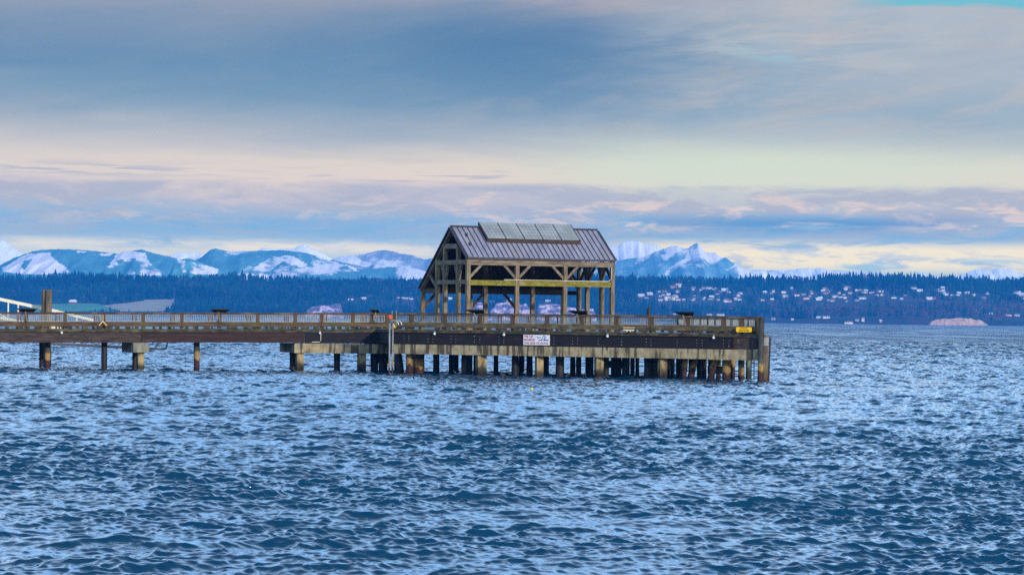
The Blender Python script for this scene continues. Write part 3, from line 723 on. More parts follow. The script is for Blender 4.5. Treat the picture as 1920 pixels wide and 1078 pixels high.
# ------------------------------------------------------------------ water
def water():
    mt, nt, b = new_mat('choppy_sea')
    pos = nt.new('ShaderNodeNewGeometry').outputs['Position']
    # ripples too small for the mesh tilt the surface directly; far out they stand in for the waves the mesh rows are too wide to carry
    dist = nt.new('ShaderNodeVectorMath', operation='LENGTH'); nt.put(dist.inputs[0], pos); dist = dist.outputs['Value']
    def tilt(scale, detail, amount):
        n = nt.new('ShaderNodeTexNoise'); nt.put(n.inputs['Vector'], nt.scaled(pos, scale)); n.inputs['Scale'].default_value = 1.0; n.inputs['Detail'].default_value = detail; n.inputs['Roughness'].default_value = .6
        a = nt.new('ShaderNodeVectorMath', operation='SUBTRACT'); nt.put(a.inputs[0], n.outputs['Color']); a.inputs[1].default_value = (.5, .5, .5)
        c = nt.new('ShaderNodeVectorMath', operation='MULTIPLY'); nt.put(c.inputs[0], a.outputs[0]); c.inputs[1].default_value = (1, 1, 0)
        d = nt.new('ShaderNodeVectorMath', operation='SCALE'); nt.put(d.inputs[0], c.outputs[0]); nt.put(d.inputs[3], amount); return d.outputs[0]
    def add(a, b):
        n = nt.new('ShaderNodeVectorMath', operation='ADD'); nt.put(n.inputs[0], a); nt.put(n.inputs[1], b); return n.outputs[0]
    g1 = nt.ss(nt.noise(nt.scaled(pos, (.16, .02, 1)), 1.0, 5, .7), .36, .64, .1, 2.0)
    g2 = nt.ss(nt.noise(nt.scaled(pos, (.05, .0035, 1)), 1.0, 5, .75), .38, .62, .1, 2.0)
    gm = nt.math('ADD', nt.math('MULTIPLY', g1, nt.ss(dist, 500, 1100, 1.0, 0.0)), nt.math('MULTIPLY', g2, nt.ss(dist, 500, 1100, 0.0, 1.0)))
    base = nt.new('ShaderNodeNewGeometry').outputs['Normal']
    nn_ = add(base, tilt((5, 6.5, 1), 3, .25))
    nn_ = add(nn_, tilt((1.9, 1.1, 1), 3, nt.ss(dist, 70, 240, .0, 1.35)))
    lean = nt.new('ShaderNodeCombineXYZ'); nt.put(lean.inputs[1], nt.math('MULTIPLY', nt.ss(dist, 120, 650, 0.0, -.26), nt.math('ADD', .45, nt.math('MULTIPLY', gm, .55)))); nn_ = add(nn_, lean.outputs[0])   # steeper fronts of waves running for this shore
    nn_ = add(nn_, tilt((.55, .4, 1), 4, nt.math('MULTIPLY', nt.ss(dist, 150, 650, .0, 3.6), gm)))
    nv = nt.new('ShaderNodeVectorMath', operation='NORMALIZE'); nt.put(nv.inputs[0], nn_)
    nt.put(b.inputs['Normal'], nv.outputs[0])
    b.inputs['Base Color'].default_value = (.001, .036, .084, 1)
    b.inputs['Roughness'].default_value = .07; b.inputs['Specular Tint'].default_value = (.80, .95, 1, 1); b.inputs['IOR'].default_value = 1.333
    ang = np.concatenate([np.linspace(-78, -11.6, 60)[:-1], np.linspace(-11.6, 11.6, 1000), np.linspace(11.6, 78, 60)[1:]])
    a = np.radians(ang)
    r = [18.0]
    while r[-1] < 6100:
        d = r[-1]
        st = .5 if d < 40 else (.058 if d < 70 else (.058 + (d - 70) * .0015 if d < 600 else .85 + (d - 600) * .02))
        r.append(d + st)
    r = np.array(r); st = np.gradient(r)
    R, A = np.meshgrid(r, a, indexing='ij')
    X = (R * np.sin(A)).astype(np.float32); Y = (R * np.cos(A)).astype(np.float32)
    Zw = np.zeros_like(X); DXw = np.zeros_like(X); DYw = np.zeros_like(X)
    n = 96
    lam = np.geomspace(.15, 5.0, n) * rng.uniform(.94, 1.06, n)
    main = math.radians(-72)                                    # travelling towards the viewer and a little to the right
    gust = (1 + .26 * np.sin(X * .11 + 1.3 + .9 * np.sin(Y * .037)) * np.sin(Y * .07 + .4) + .30 * np.sin(X * .33 + Y * .16 + np.sin(Y * .2)) * np.sin(Y * .23 - X * .09)).astype(np.float32)
    for i, L in enumerate(lam):
        th = main + rng.normal(0, .75 if L < 1.6 else .5)
        k = 2 * math.pi / L; kx, ky = np.float32(k * math.cos(th)), np.float32(k * math.sin(th))
        w = 1.2 if L < .3 else (1.3 if L < .65 else (.72 if L < 1.6 else (.56 if L < 3 else .5)))
        amp = SLOPE * w / k
        # fade what the rows are too far apart to carry
        fade = np.clip((L / np.maximum(st * (abs(math.sin(th)) + .15), .01) - 1.5) / 1.5, 0, 1).astype(np.float32)
        ph = kx * X + ky * Y + np.float32(rng.uniform(0, 6.28))
        g = gust if L < 2.5 else 1.0
        am = (amp * fade)[:, None] * g
        Zw += am * np.sin(ph); cs = am * np.cos(ph) * np.float32(.9)
        DXw += cs * math.cos(th); DYw += cs * math.sin(th)
    o = grid_mesh('water', X + DXw, Y + DYw, Zw, mt, flip=True)
    return tag(o, 'choppy blue sea', None, None, 'structure')
SLOPE = .056
water()

# ------------------------------------------------------------------ far shore
def sstep(x, a, b):
    t = np.clip((np.asarray(x, float) - a) / (b - a), 0, 1); return t * t * (3 - 2 * t)
def fbm(x, y, seed=0, oct=4):
    out = 0; amp = 1; r_ = np.random.default_rng(seed); tot = 0
    for o_ in range(oct):
        for _ in range(4):
            th = r_.uniform(0, 6.28); k = (2 ** o_) * r_.uniform(.7, 1.4)
            out = out + amp * .5 * np.sin(k * (x * math.cos(th) + y * math.sin(th)) + r_.uniform(0, 6.28) + 1.3 * np.sin(k * .37 * (y * math.cos(th) - x * math.sin(th)) + o_))
        tot += amp; amp *= .5
    return out / tot
def shore_y(x): return 5740 + 25 * np.sin(x * .004 + 1) + 14 * np.sin(x * .011)
def terr(x, y):
    x = np.asarray(x, float); y = np.asarray(y, float)
    t = y - shore_y(x)
    right = sstep(x, -250, 300)
    bl = 2 + 12 * right * (.7 + .3 * np.sin(x * .01))
    z = -1.2 + (bl + 1.2) * sstep(t, -4, 10) + 30 * sstep(t, 0, 420) + 44 * sstep(t, 260, 900) + right * 8 * sstep(t, 20, 300)
    z = z + 5 * fbm(x / 160, y / 160, 3) * sstep(t, 30, 200)
    return np.maximum(z, -1.2 + 0 * z)
xs = np.arange(-2600, 2601, 13.0); ysv = np.concatenate([np.arange(5690, 5800, 4), np.arange(5800, 7100, 14)])
GX, GY = np.meshgrid(xs, ysv); GZ = terr(GX, GY)
forest_floor = surf('forest_floor', S(34, 52, 40), S(56, 50, 50), (.02, .02, .05), patch=S(72, 52, 62), patch_amt=.6, patch_scale=(.008, .008, .008), bump=0)
tag(grid_mesh('hills', GX, GY, GZ, forest_floor, flip=False), 'low wooded hills of the far shore', None, None, 'structure')

def hit(px, py):
    """where the sight line through a photo point meets the far shore"""
    for Y in np.arange(5700, 7000, 4.0):
        p = at(px, py, Y)
        if p.z <= terr(p.x, Y): return Vector((p.x, Y, float(terr(p.x, Y))))
    return None
def inpoly(px, py, poly):
    px = np.asarray(px); py = np.asarray(py); c = np.zeros(px.shape, bool); n = len(poly)
    for i in range(n):
        x0, y0 = poly[i]; x1, y1 = poly[(i + 1) % n]
        if y0 == y1: continue
        t = ((y0 > py) != (y1 > py)) & (px < (x1 - x0) * (py - y0) / (y1 - y0) + x0); c ^= t
    return c
# fields
green_f = [(60, 572), (110, 569.5), (185, 569), (197, 577), (212, 584), (100, 584), (50, 586)]
tan_f = [(190, 573), (258, 565.5), (270, 562.5), (329, 561), (322, 578), (300, 584), (225, 584), (200, 577)]
def field(name, poly, mat, label):
    xs_ = np.arange(-1050, -560, 5.0); ys_ = np.arange(5755, 6300, 6.0)
    X, Y = np.meshgrid(xs_, ys_); Zf = terr(X, Y) + .5
    px, py = proj(X, Y, Zf); k = inpoly(px, py, poly)
    i = np.arange(X.size).reshape(X.shape)
    q = np.stack([i[:-1, :-1], i[:-1, 1:], i[1:, 1:], i[1:, :-1]], -1); q = q[k[:-1, :-1]]
    if len(q) == 0: return
    o = raw_mesh(name, np.stack([X, Y, Zf], -1).reshape(-1, 3), q.reshape(-1, 4), mat)
    tag(o, label, None, None, 'structure')
field('field', green_f, surf('green_field', S(60, 128, 78), S(84, 148, 96), (.02, .02, .02), patch=S(110, 140, 96), patch_amt=.7, patch_scale=(.012, .03, .01), bump=0), 'green field on the far shore at left')
field('field', tan_f, surf('tan_field', S(160, 156, 110), S(170, 148, 122), (.02, .02, .01), patch=S(112, 128, 92), patch_amt=.7, patch_scale=(.01, .03, .01), bump=0), 'pale tan field on the far shore at left')

# houses: (px, py, variant)
hs = []
for zx, zy in ((675,470),(620,476),(785,480),(910,482),(965,485),(845,499),(550,510),(655,514),(1010,507),(1075,514),(375,540),(430,532),(400,562),(540,537),(582,546),(637,548),(525,573),(562,578),(598,572),(625,577),(705,579),(795,543),(790,576),(870,576),(930,548),(925,572),(990,576),(1055,576),(1155,546),(1140,575),(1370,515),(1440,511),(1525,520),(1590,488),(1685,533),(1755,525),(1880,503),(1535,553),(1710,568),(1350,580),(1430,573),(1800,575),(1900,583)):
    hs.append((1120 + zx / 4.364, 431 + zy / 4.364))
for zx, zy in ((230,515),(236,536),(390,518),(335,548),(430,548),(510,522),(552,542),(620,540),(690,533),(702,563),(350,580),(385,590),(280,608),(395,618),(160,603),(490,610),(805,588),(870,600),(900,565),(1025,528),(1145,594),(1190,528),(1227,528),(1250,563),(1300,563),(1360,551),(1432,551),(1605,553),(1575,590),(1890,593),(1902,563),(1850,548),(1635,723),(1790,738),(1860,738),(160,755),(222,758),(540,781),(490,787),(690,791),(400,800),(432,800)):
    hs.append((1500 + zx / 4.571, 431 + zy / 4.571))
for zx, zy in ((1040,577),(1140,572),(1430,563),(1470,567),(1502,572),(1532,572)): hs.append((420 + zx / 4.364, 430.5 + zy / 4.364))
for zx, zy in ((705,710),(840,705),(1150,714),(360,692),(30,692),(740,775),(1150,750),(1210,750),(1320,775)): hs.append((760 + zx / 4.31, 401 + zy / 4.31))
for px, py in ((1330, 591), (1351, 592), (1265, 590), (1485.5, 599), (1535, 597), (1549, 597), (1450, 600)): hs.append((px, py))
hx_ = random.Random(9)
hs += [(a + hx_.uniform(-13, 13), b + hx_.uniform(-5, 4)) for a, b in hs if a > 1190 and b < 566 and hx_.random() < .62]
hm = {}
for n_, c in (('white', S(232, 226, 222)), ('cream', S(226, 206, 170)), ('pale grey', S(168, 170, 174)), ('tan', S(176, 140, 106))): hm[n_] = surf('house_wall_' + n_.replace(' ', '_'), c, tuple(x * .9 for x in c[:3]) + (1,), (.3, .3, .3), bump=0)
rm = {}
for n_, c in (('grey', S(120, 118, 124)), ('red', S(150, 58, 58)), ('white', S(222, 220, 224)), ('dark', S(66, 62, 70))): rm[n_] = surf('house_roof_' + n_, c, tuple(x * .85 for x in c[:3]) + (1,), (.3, .3, .3), bump=0)
wing = surf('house_window', S(50, 62, 80), S(40, 50, 66), rough=.2, spec=.6, bump=0)
protos = {}
def house(wall, roof, size):
    """a gabled house at the origin, its long side facing the water"""
    w, d, h = ((14, 9, 4.2), (19, 10, 4.6), (10, 9, 6.5))[size]
    root = empty('house', (0, 0, 0), 'house', 'house')
    MB().prism([(-w / 2, -d / 2), (w / 2, -d / 2), (w / 2, d / 2), (-w / 2, d / 2)], -6, h).add(
        [(-w / 2, -d / 2, h), (-w / 2, d / 2, h), (-w / 2, 0, h + d * .3), (w / 2, -d / 2, h), (w / 2, d / 2, h), (w / 2, 0, h + d * .3)], [(0, 2, 1), (3, 4, 5)]).build('wall', hm[wall], root)
    e = .8; z0, z1 = h - e * .6 + .15, h + d * .3 + .15
    r_ = MB()
    for sg_ in (-1, 1):
        a = [(-w / 2 - e, sg_ * (d / 2 + e), z0), (w / 2 + e, sg_ * (d / 2 + e), z0), (w / 2 + e, 0, z1), (-w / 2 - e, 0, z1)]
        b = [(x, y, z + .3) for x, y, z in a]
        r_.add(a + b, [(0, 1, 2, 3), (7, 6, 5, 4), (0, 4, 5, 1), (1, 5, 6, 2), (2, 6, 7, 3), (3, 7, 4, 0)])
    rf_ = r_.build('roof', rm[roof], root)
    MB().bar((w * .25, 1.5, z1 - 1), (w * .25, 1.5, z1 + 1.6), 1, 1).build('chimney', hm['tan'], rf_)
    for k in range(3 if size != 2 else 2):
        for row in range(1 if h < 5 else 2):
            x = lerp(-w / 2 + 2.2, w / 2 - 2.2, k / (2 if size != 2 else 1)); MB().bar((x - 1.1, -d / 2 - .05, 2 + row * 2.8), (x + 1.1, -d / 2 - .05, 2 + row * 2.8), .16, 1.4).build('window', wing, root)
    return root
def copy_tree(o_, parent=None):
    c = o_.copy(); C.objects.link(c); c.parent = parent
    for ch in list(o_.children): copy_tree(ch, c)
    return c
hpos = []; hlab = {}
hr = random.Random(5)
for px, py in hs:
    p = hit(px, py)
    if p is None: continue
    wall = hr.choices(['white', 'cream', 'pale grey', 'tan'], [6, 3, 2, 1.2])[0]; roof = hr.choices(['grey', 'red', 'white', 'dark'], [3, 1.3, 3, 2])[0]; size = hr.choices([0, 1, 2], [4, 3, 2])[0]
    key = (wall, roof, size)
    if key not in protos: protos[key] = o = house(*key)
    else: o = copy_tree(protos[key])
    hsc = hr.uniform(.38, .75); o.scale = (hsc, hsc, hsc)
    o.location = (p.x, p.y, p.z); o.rotation_euler = (0, 0, hr.uniform(-.35, .35))
    row = 'by the water' if py > 586 else ('on lower hillside' if py > 562 else ('on middle hillside' if py > 551 else 'on upper hillside'))
    place = 'left of pavilion' if px < 790 else ('behind the pavilion' if px < 1150 else ('above the pier' if px < 1345 else ('beyond the pier end' if px < 1510 else ('right of pier' if px < 1680 else 'near right edge'))))
    shp = ('', 'long ', 'tall ')[size]
    tag(o, f'{shp}{wall} house, {roof} roof, {row} {place}', 'house', 'houses on the far wooded shore')
    hlab.setdefault(o['label'], []).append((px, o))
    hpos.append((p.x, p.y, (14, 19, 10)[size]))
ORD = ['leftmost', 'second from left', 'third from left', 'fourth from left', 'fifth from left', 'sixth from left', 'seventh from left', 'eighth from left', 'ninth from left', 'tenth from left', 'eleventh from left', 'twelfth from left']
for lb, lst in hlab.items():
    if len(lst) > 1:
        for k, (_, o) in enumerate(sorted(lst, key=lambda t: t[0])): o['label'] = lb + ', ' + ORD[min(k, 11)]
# the white barn by the fields
p = hit(137, 568.5)
bn = empty('barn', tuple(p), 'long white barn beside the green field on the far shore', 'barn')
q0 = p; w, d, h = 15, 9, 3
MB().prism([(p.x - w / 2, p.y - d / 2), (p.x + w / 2, p.y - d / 2), (p.x + w / 2, p.y + d / 2), (p.x - w / 2, p.y + d / 2)], p.z - 4, p.z + h).build('wall', rm['red'], bn)
r_ = MB()
for sg_ in (-1, 1):
    a = [(p.x - w / 2 - 1, p.y + sg_ * (d / 2 + 1), p.z + h - .6), (p.x + w / 2 + 1, p.y + sg_ * (d / 2 + 1), p.z + h - .6), (p.x + w / 2 - 1.5, p.y, p.z + h + 4), (p.x - w / 2 + 1.5, p.y, p.z + h + 4)]
    b = [(x, y, z + .3) for x, y, z in a]; r_.add(a + b, [(0, 1, 2, 3), (7, 6, 5, 4), (0, 4, 5, 1), (1, 5, 6, 2), (2, 6, 7, 3), (3, 7, 4, 0)])
r_.build('roof', rm['white'], bn); hpos.append((p.x, p.y, 18))

# bare sandy bluffs at the water's edge
bluff_mat = surf('sandy_bluff', S(208, 174, 148), S(168, 136, 122), (.12, .12, .02), patch=S(120, 82, 82), patch_amt=.6, patch_scale=(.14, .14, .03), patch_lo=.5, bump=0)
pink_mat = surf('pink_bluff', S(216, 196, 206), S(150, 128, 156), (.10, .10, .12), patch=S(60, 62, 92), patch_amt=.85, patch_scale=(.05, .05, .14), patch_lo=.44, patch_hi=.54, bump=0)
def bluff(top, ybase, Y, mat, label, seed):
    """an eroded bluff with the top outline given in photo points, 14 m thick from front to back"""
    ex = [at(a, 592, 5720).x for a, _ in top]; Y = float(np.min(shore_y(np.linspace(min(ex), max(ex), 20)))) - 15
    t = np.linspace(top[0][0], top[-1][0], max(24, int(top[-1][0] - top[0][0]))); ty = np.interp(t, [a for a, _ in top], [b for _, b in top])
    rows = 14; Xb = np.zeros((rows, len(t))); Yb = np.zeros_like(Xb); Zb = np.zeros_like(Xb)
    for j, px in enumerate(t):
        pt = at(px, ty[j] + 1.5 * float(fbm(px * .16, seed * 3.3, 17, 5)), Y + 12)
        zb = -1.1
        for i in range(rows):
            f = i / (rows - 1)
            Xb[i, j] = pt.x; Yb[i, j] = Y + 12 * f + 2.5 * float(fbm(px * .12, seed, 8)) * math.sin(f * 3.1) + 2.4 * float(fbm(px * .5, f * 2.0, 5)) * f
            Zb[i, j] = lerp(zb, pt.z, f ** .8)
    Xb = np.vstack([Xb, Xb[-1:]]); Yb = np.vstack([Yb, Yb[-1:] + 14]); Zb = np.vstack([Zb, Zb[-1:] - 3])
    tag(grid_mesh('bluff', Xb, Yb, Zb, mat), label, None, None, 'structure')
bluff([(1741, 609), (1745, 602), (1760, 598.5), (1785, 597.5), (1800, 596), (1820, 596.5), (1838, 600), (1850, 607), (1853, 610)], 610, 5718, bluff_mat, 'bare sandy bluff at the water on the right', 1)
bluff([(572, 590), (576, 580), (585, 576), (600, 573), (625, 570), (638, 569.5), (641, 580), (644, 590)], 585, 5715, pink_mat, 'pink bluff on the far shore left of the pavilion', 2)
bluff([(882, 592), (886, 574), (892, 567.5), (903, 567), (912, 578), (916, 590), (922, 580), (932, 568), (950, 567), (965, 570), (985, 570), (992, 578), (998, 592)], 592, 5712, pink_mat, 'pale pink bluff seen between the left pavilion posts', 3)
bluff([(1005, 592), (1010, 571), (1046, 570.5), (1064, 576), (1078, 577), (1088, 582), (1100, 578), (1112, 578), (1118, 592)], 592, 5712, pink_mat, 'pale pink bluff seen between the right pavilion posts', 4)

# forest -------------------------------------------------------
def conifer_template(r_, n=7, tiers=4):
    v = []; f = []
    for t in range(tiers):
        z0 = .08 + .23 * t; z1 = min(1.0, z0 + .40); rad = .17 * (1 - t * .21)
        b0 = len(v); v.append((0, 0, z1))
        for j in range(n):
            a = 2 * math.pi * (j + r_.uniform(-.3, .3)) / n; q = rad * r_.uniform(.6, 1.25)
            v.append((q * math.cos(a), q * math.sin(a), z0 - r_.uniform(-.05, .05)))
        for j in range(n): f.append((b0, b0 + 1 + j, b0 + 1 + (j + 1) % n))
    return np.array(v), np.array(f)
def round_template(r_):
    v = []; f = []
    for _ in range(26):
        th = r_.uniform(0, 6.28); ph = r_.uniform(-.3, 1.5); q = .3 * r_.uniform(.6, 1.1)
        c = np.array([q * math.cos(th) * math.cos(ph), q * math.sin(th) * math.cos(ph), .55 + .42 * math.sin(ph)])
        b0 = len(v)
        for _k in range(3): v.append(tuple(c + r_.normal(0, .085, 3)))
        f.append((b0, b0 + 1, b0 + 2))
    b0 = len(v); v += [(-.02, 0, 0), (.02, 0, 0), (0, 0, .7)]; f.append((b0, b0 + 1, b0 + 2))
    return np.array(v), np.array(f)
tr_ = np.random.default_rng(21)
ct = [conifer_template(tr_) for _ in range(7)]; rt_ = [round_template(tr_) for _ in range(5)]
def forest():
    V = []; Fq = []; Cc = []; base = 0
    N = 15000
    x = tr_.uniform(-1900, 1900, N); dep = tr_.beta(1.0, 1.0, N); y = shore_y(x) + 14 + 900 * dep
    # extra trees along the skyline
    xe = tr_.uniform(-1900, 1900, 2600); ye = shore_y(xe) + tr_.uniform(780, 960, 2600)
    x = np.concatenate([x, xe]); y = np.concatenate([y, ye])
    hx = np.array([h_[0] for h_ in hpos]); hy = np.array([h_[1] for h_ in hpos]); hw = np.array([h_[2] for h_ in hpos])
    z = terr(x, y); px, py = proj(x, y, z)
    infield = np.zeros(len(x), bool)
    for pl in (green_f, tan_f): infield |= inpoly(px, py, pl) | inpoly(px, py - 8, pl) | inpoly(px, py - 4, pl)
    edge = ~(inpoly(px, py, green_f) | inpoly(px, py, tan_f))
    for i in range(len(x)):
        if infield[i] and not (edge[i] and tr_.random() < .3): continue
        dx_ = np.abs(x[i] - hx); dy_ = hy - y[i]
        near = (dx_ < hw * .5 + 3) & (dy_ > -8) & (dy_ < 100)
        if near.any() and (tr_.random() < .93 or (np.abs(dy_[near]) < 9).any()): continue
        sky = dep[i] > .8 if i < N else True
        right = sstep(x[i], 350, 700)
        low = (y[i] - shore_y(x[i])) < 330
        deci = tr_.random() < (.75 * right if low else .05)
        hh = tr_.uniform(13, 20) if not sky else (tr_.uniform(10, 18) + 8 * tr_.random() ** 5) * (1 + .35 * float(fbm(x[i] / 45, y[i] / 300, 37)))
        if deci: hh = tr_.uniform(8, 14)
        if near.any(): hh *= .6
        if infield[i]: hh *= .45
        # lower trees on the slope where the houses stand
        if x[i] > 200 and 200 < y[i] - shore_y(x[i]) < 560: hh *= .72
        T, Fc = (rt_ if deci else ct)[tr_.integers(0, 5 if deci else 7)]
        a = tr_.uniform(0, 6.28); c_, s_ = math.cos(a), math.sin(a); wsc = hh * tr_.uniform(.95, 1.5)
        vv = np.stack([(T[:, 0] * c_ - T[:, 1] * s_) * wsc + x[i], (T[:, 0] * s_ + T[:, 1] * c_) * wsc + y[i], T[:, 2] * hh + z[i] - .5], -1)
        V.append(vv); Fq.append(Fc + base); base += len(vv)
        if deci: col = np.array([.13, .066, .075]) * tr_.uniform(.8, 1.3) * (1 + .6 * float(fbm(x[i] / 60, y[i] / 60, 31)))
        else: col = np.array([.009, .036, .034]) * tr_.uniform(.75, 1.3) * (1 + .6 * float(fbm(x[i] / 60, y[i] / 60, 31)))
        Cc.append(np.repeat(np.append(col, 1.0)[None], len(vv), 0))
    mt, nt, b = new_mat('forest_foliage')
    at_ = nt.new('ShaderNodeAttribute', attribute_name='tint')
    nt.put(b.inputs['Base Color'], at_.outputs['Color']); b.inputs['Roughness'].default_value = .9; b.inputs['Specular IOR Level'].default_value = .1
    o = raw_mesh('forest', np.concatenate(V), np.concatenate(Fq), mt, {'tint': np.concatenate(Cc)}, smooth=False)
    tag(o, 'dense dark conifer forest covering the far shore', 'forest', None, 'stuff')
forest()

# ------------------------------------------------------------------ mountains
def mtn_mat(name, rock1, rock2, snow):
    mt, nt, b = new_mat(name)
    pos = nt.new('ShaderNodeNewGeometry').outputs['Position']
    at_ = nt.new('ShaderNodeAttribute', attribute_name='snow')
    n = nt.noise(nt.scaled(pos, (.012, .012, .02)), 1.0, 5, .65)
    n2 = nt.noise(nt.scaled(pos, (.05, .05, .06)), 1.0, 4, .65)
    rock = nt.mix(nt.ss(n, .35, .65), rock1, rock2)
    f = nt.math('ADD', at_.outputs['Fac'], nt.math('MULTIPLY', nt.math('SUBTRACT', n2, .5), .9))
    col = nt.mix(nt.ss(f, .34, .68), rock, snow)
    nt.put(b.inputs['Base Color'], col); b.inputs['Roughness'].default_value = .9; b.inputs['Specular IOR Level'].default_value = .1
    return mt
MS = .7
def mountain(label, prof, Y0, depth, mat, snow_fn, seed, rough=1.0, gully=1.0):
    """a ridge with the given skyline (photo points), sloping to sea level towards and away from the viewer"""
    Y0 *= MS; depth *= MS
    px = np.arange(prof[0][0], prof[-1][0] + .1, 1.6); py = np.interp(px, [a for a, _ in prof], [b for _, b in prof])
    py = py + rough * .8 * (np.sin(px * .9 + seed) * .5 + np.sin(px * 1.7 + seed * 2) * .4 + np.sin(px * .37 + seed) * .7) * .5
    rows = 60; fr_ = np.linspace(0, 1, rows) ** 1.15                 # 0 crest, 1 foot
    crest = np.array([at(a, b, Y0) for a, b in zip(px, py)])
    Xm = np.repeat(crest[None, :, 0], rows, 0); F_ = np.repeat(fr_[:, None], len(px), 1)
    hgt = np.maximum(crest[:, 2], 2.0)[None, :]
    n1 = fbm(Xm / 112, F_ * 5.0, seed, 4); n2 = fbm(Xm / 42 + 1.5 * F_, F_ * 3.0, seed + 9, 4)
    rid = 1 - np.abs(n2) * 2
    Ym = Y0 - depth * F_ - gully * 100 * rid * F_ * (1 - F_ * .5) * 2 - 42 * n1 * F_
    Zm = hgt * (1 - F_) ** 1.12 + (1.1 * (1 - F_) * F_ * hgt * .16 * n1 * rough) - .6 * F_
    # the line of sight to the nearer slopes must stay under the crest
    Zm = np.minimum(Zm, (H + (hgt - H) * Ym / Y0) - F_ * 1.5)
    Xb = crest[None, :, 0] + np.zeros((6, 1)); fb = np.linspace(.12, 1, 6)[:, None]
    Yb = Y0 + depth * .7 * fb + 0 * Xb; Zb = hgt * (1 - fb) - .6 * fb
    Xa = np.vstack([Xb[::-1], Xm]); Ya = np.vstack([Yb[::-1], Ym]); Za = np.vstack([Zb[::-1], Zm])
    Za = np.maximum(Za, -.6)
    qx, qy = proj(Xa, Ya, Za)
    Fa = np.vstack([np.repeat(fb[::-1] * 0, len(px), 1), F_])
    sn = snow_fn(qx, qy, Fa, fbm(Xa / 42, Za / 20, seed + 4, 4), np.vstack([np.repeat(rid[:1], 6, 0), rid]))
    tag(grid_mesh('mountain', Xa, Ya, Za, mat, {'snow': np.clip(sn, 0, 1).ravel()}, flip=True), label, None, None, 'structure')
def Zp(pl, s=4.0, x0=0, y0=430): return [(x0 + a / s, y0 + b / s) for a, b in pl]
def polys(inc, exc=(), soft=0.0):
    def fn_(x, y, F_, n, rid):
        wx = x + n * 4.0 + 1.2 * np.sin(y * 1.3 + x * .4); wy = y + n * 2.6
        m_ = np.zeros(x.shape)
        for p_ in inc: m_ = np.maximum(m_, inpoly(wx, wy, p_).astype(float))
        for p_ in exc: m_ = np.where(inpoly(wx, wy, p_), 0, m_)
        return np.maximum(m_ * (.72 + .5 * n + .12 * rid), soft * (.5 + n) + .25 * np.clip(n, 0, 1) * (soft > 0))
    return fn_
hazed_rock = mtn_mat('forested_mountain', S(80, 136, 144), S(98, 152, 158), S(240, 232, 236))  # pale blue rock tones carry part of the distance haze in their colour
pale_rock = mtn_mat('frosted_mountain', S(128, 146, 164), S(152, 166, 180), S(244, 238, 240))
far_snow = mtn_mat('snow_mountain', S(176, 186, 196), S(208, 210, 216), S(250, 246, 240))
M1 = [(-320, 505), (-250, 482), (-160, 490), (-80, 478), (-40, 492), (0, 497), (12, 491), (25, 484), (48, 476), (62, 471), (75, 469), (100, 467.5), (125, 467.5), (155, 469), (180, 471), (207, 474.5), (222, 476), (232, 471), (245, 472), (255, 469), (267, 468), (280, 472.5), (300, 477.5), (330, 484), (337, 495), (345, 508), (356, 520)]
mountain('blue mountain with white clear-cut patches, left', M1, 11400, 900, hazed_rock, polys(
    [Zp([(30, 290), (100, 250), (140, 215), (200, 180), (380, 168), (385, 205), (440, 245), (490, 280), (530, 330), (180, 340), (30, 320)]),
     Zp([(790, 280), (860, 230), (890, 190), (940, 162), (1010, 172), (1090, 178), (1110, 230), (1150, 280), (1200, 300), (1215, 345), (1080, 345), (1030, 340), (900, 330)]),
     Zp([(760, 195), (860, 185), (840, 200), (780, 205)]), Zp([(580, 168), (660, 175), (650, 182), (590, 178)])],
    [Zp([(160, 290), (190, 235), (245, 228), (230, 262), (190, 300)]), Zp([(980, 222), (1010, 215), (1035, 270), (1050, 345), (1010, 330), (965, 262)]), Zp([(870, 240), (920, 222), (925, 245), (880, 255)])], .1), 1)
mountain('sharp snowy peak at the left edge', [(-90, 500), (-60, 474), (-30, 458), (0, 448.5), (6, 450), (20, 460), (30, 468), (42, 476), (64, 492), (90, 512)], 12600, 900, far_snow, lambda x, y, F_, n, r_: .55 + .5 * r_ * .5 + .3 * n, 2, 1.4)
mountain('low snowy foothill between the left mountains', [(318, 512), (326, 492), (340, 487), (352, 484), (366, 488), (385, 495), (410, 505), (432, 518)], 10900, 500, hazed_rock, polys([Zp([(1320, 232), (1390, 235), (1400, 300), (1420, 240), (1500, 255), (1645, 300), (1640, 340), (1480, 340), (1370, 320)])], [Zp([(1385, 235), (1412, 240), (1415, 330), (1395, 330)])], .1), 3)
mountain('pale snowfield behind the left mountains', [(296, 500), (320, 478), (336, 473.5), (360, 473), (380, 476), (402, 485)], 12700, 600, far_snow, lambda x, y, F_, n, r_: .9 + 0 * x, 4)
M2 = [(340, 512), (352, 500), (362, 489), (375, 484), (388, 474), (395, 468), (405, 466), (415, 468), (430, 472.5), (450, 471), (466, 471), (495, 470), (530, 469), (548, 471), (569, 473.5), (585, 477), (603, 484), (622, 490), (649, 494), (672, 501), (695, 505), (725, 501), (760, 500), (790, 506), (812, 514), (830, 522)]
mountain('long blue ridge with a snow patch left of the pavilion', M2, 11700, 1000, hazed_rock, polys(
    [Zp([(235, 340), (310, 260), (400, 215), (460, 225), (490, 208), (560, 220), (640, 260), (690, 292), (640, 312), (560, 290), (480, 262), (430, 290), (380, 345)], 4.364, 420), Zp([(725, 288), (770, 290), (875, 358), (820, 362)], 4.364, 420), Zp([(985, 285), (1050, 300), (1110, 345), (1060, 340)], 4.364, 420)], (), .5), 5)
mountain('bright golden white peak behind the long ridge', [(420, 482), (445, 476), (460, 474), (480, 471), (495, 465), (515, 467), (541, 466), (553, 466), (562, 460), (569, 458.6), (578, 462), (589.5, 468), (603, 473.5), (617, 481.6), (634, 490)], 12900, 700, far_snow, lambda x, y, F_, n, r_: .95 + 0 * x, 6, 1.3)
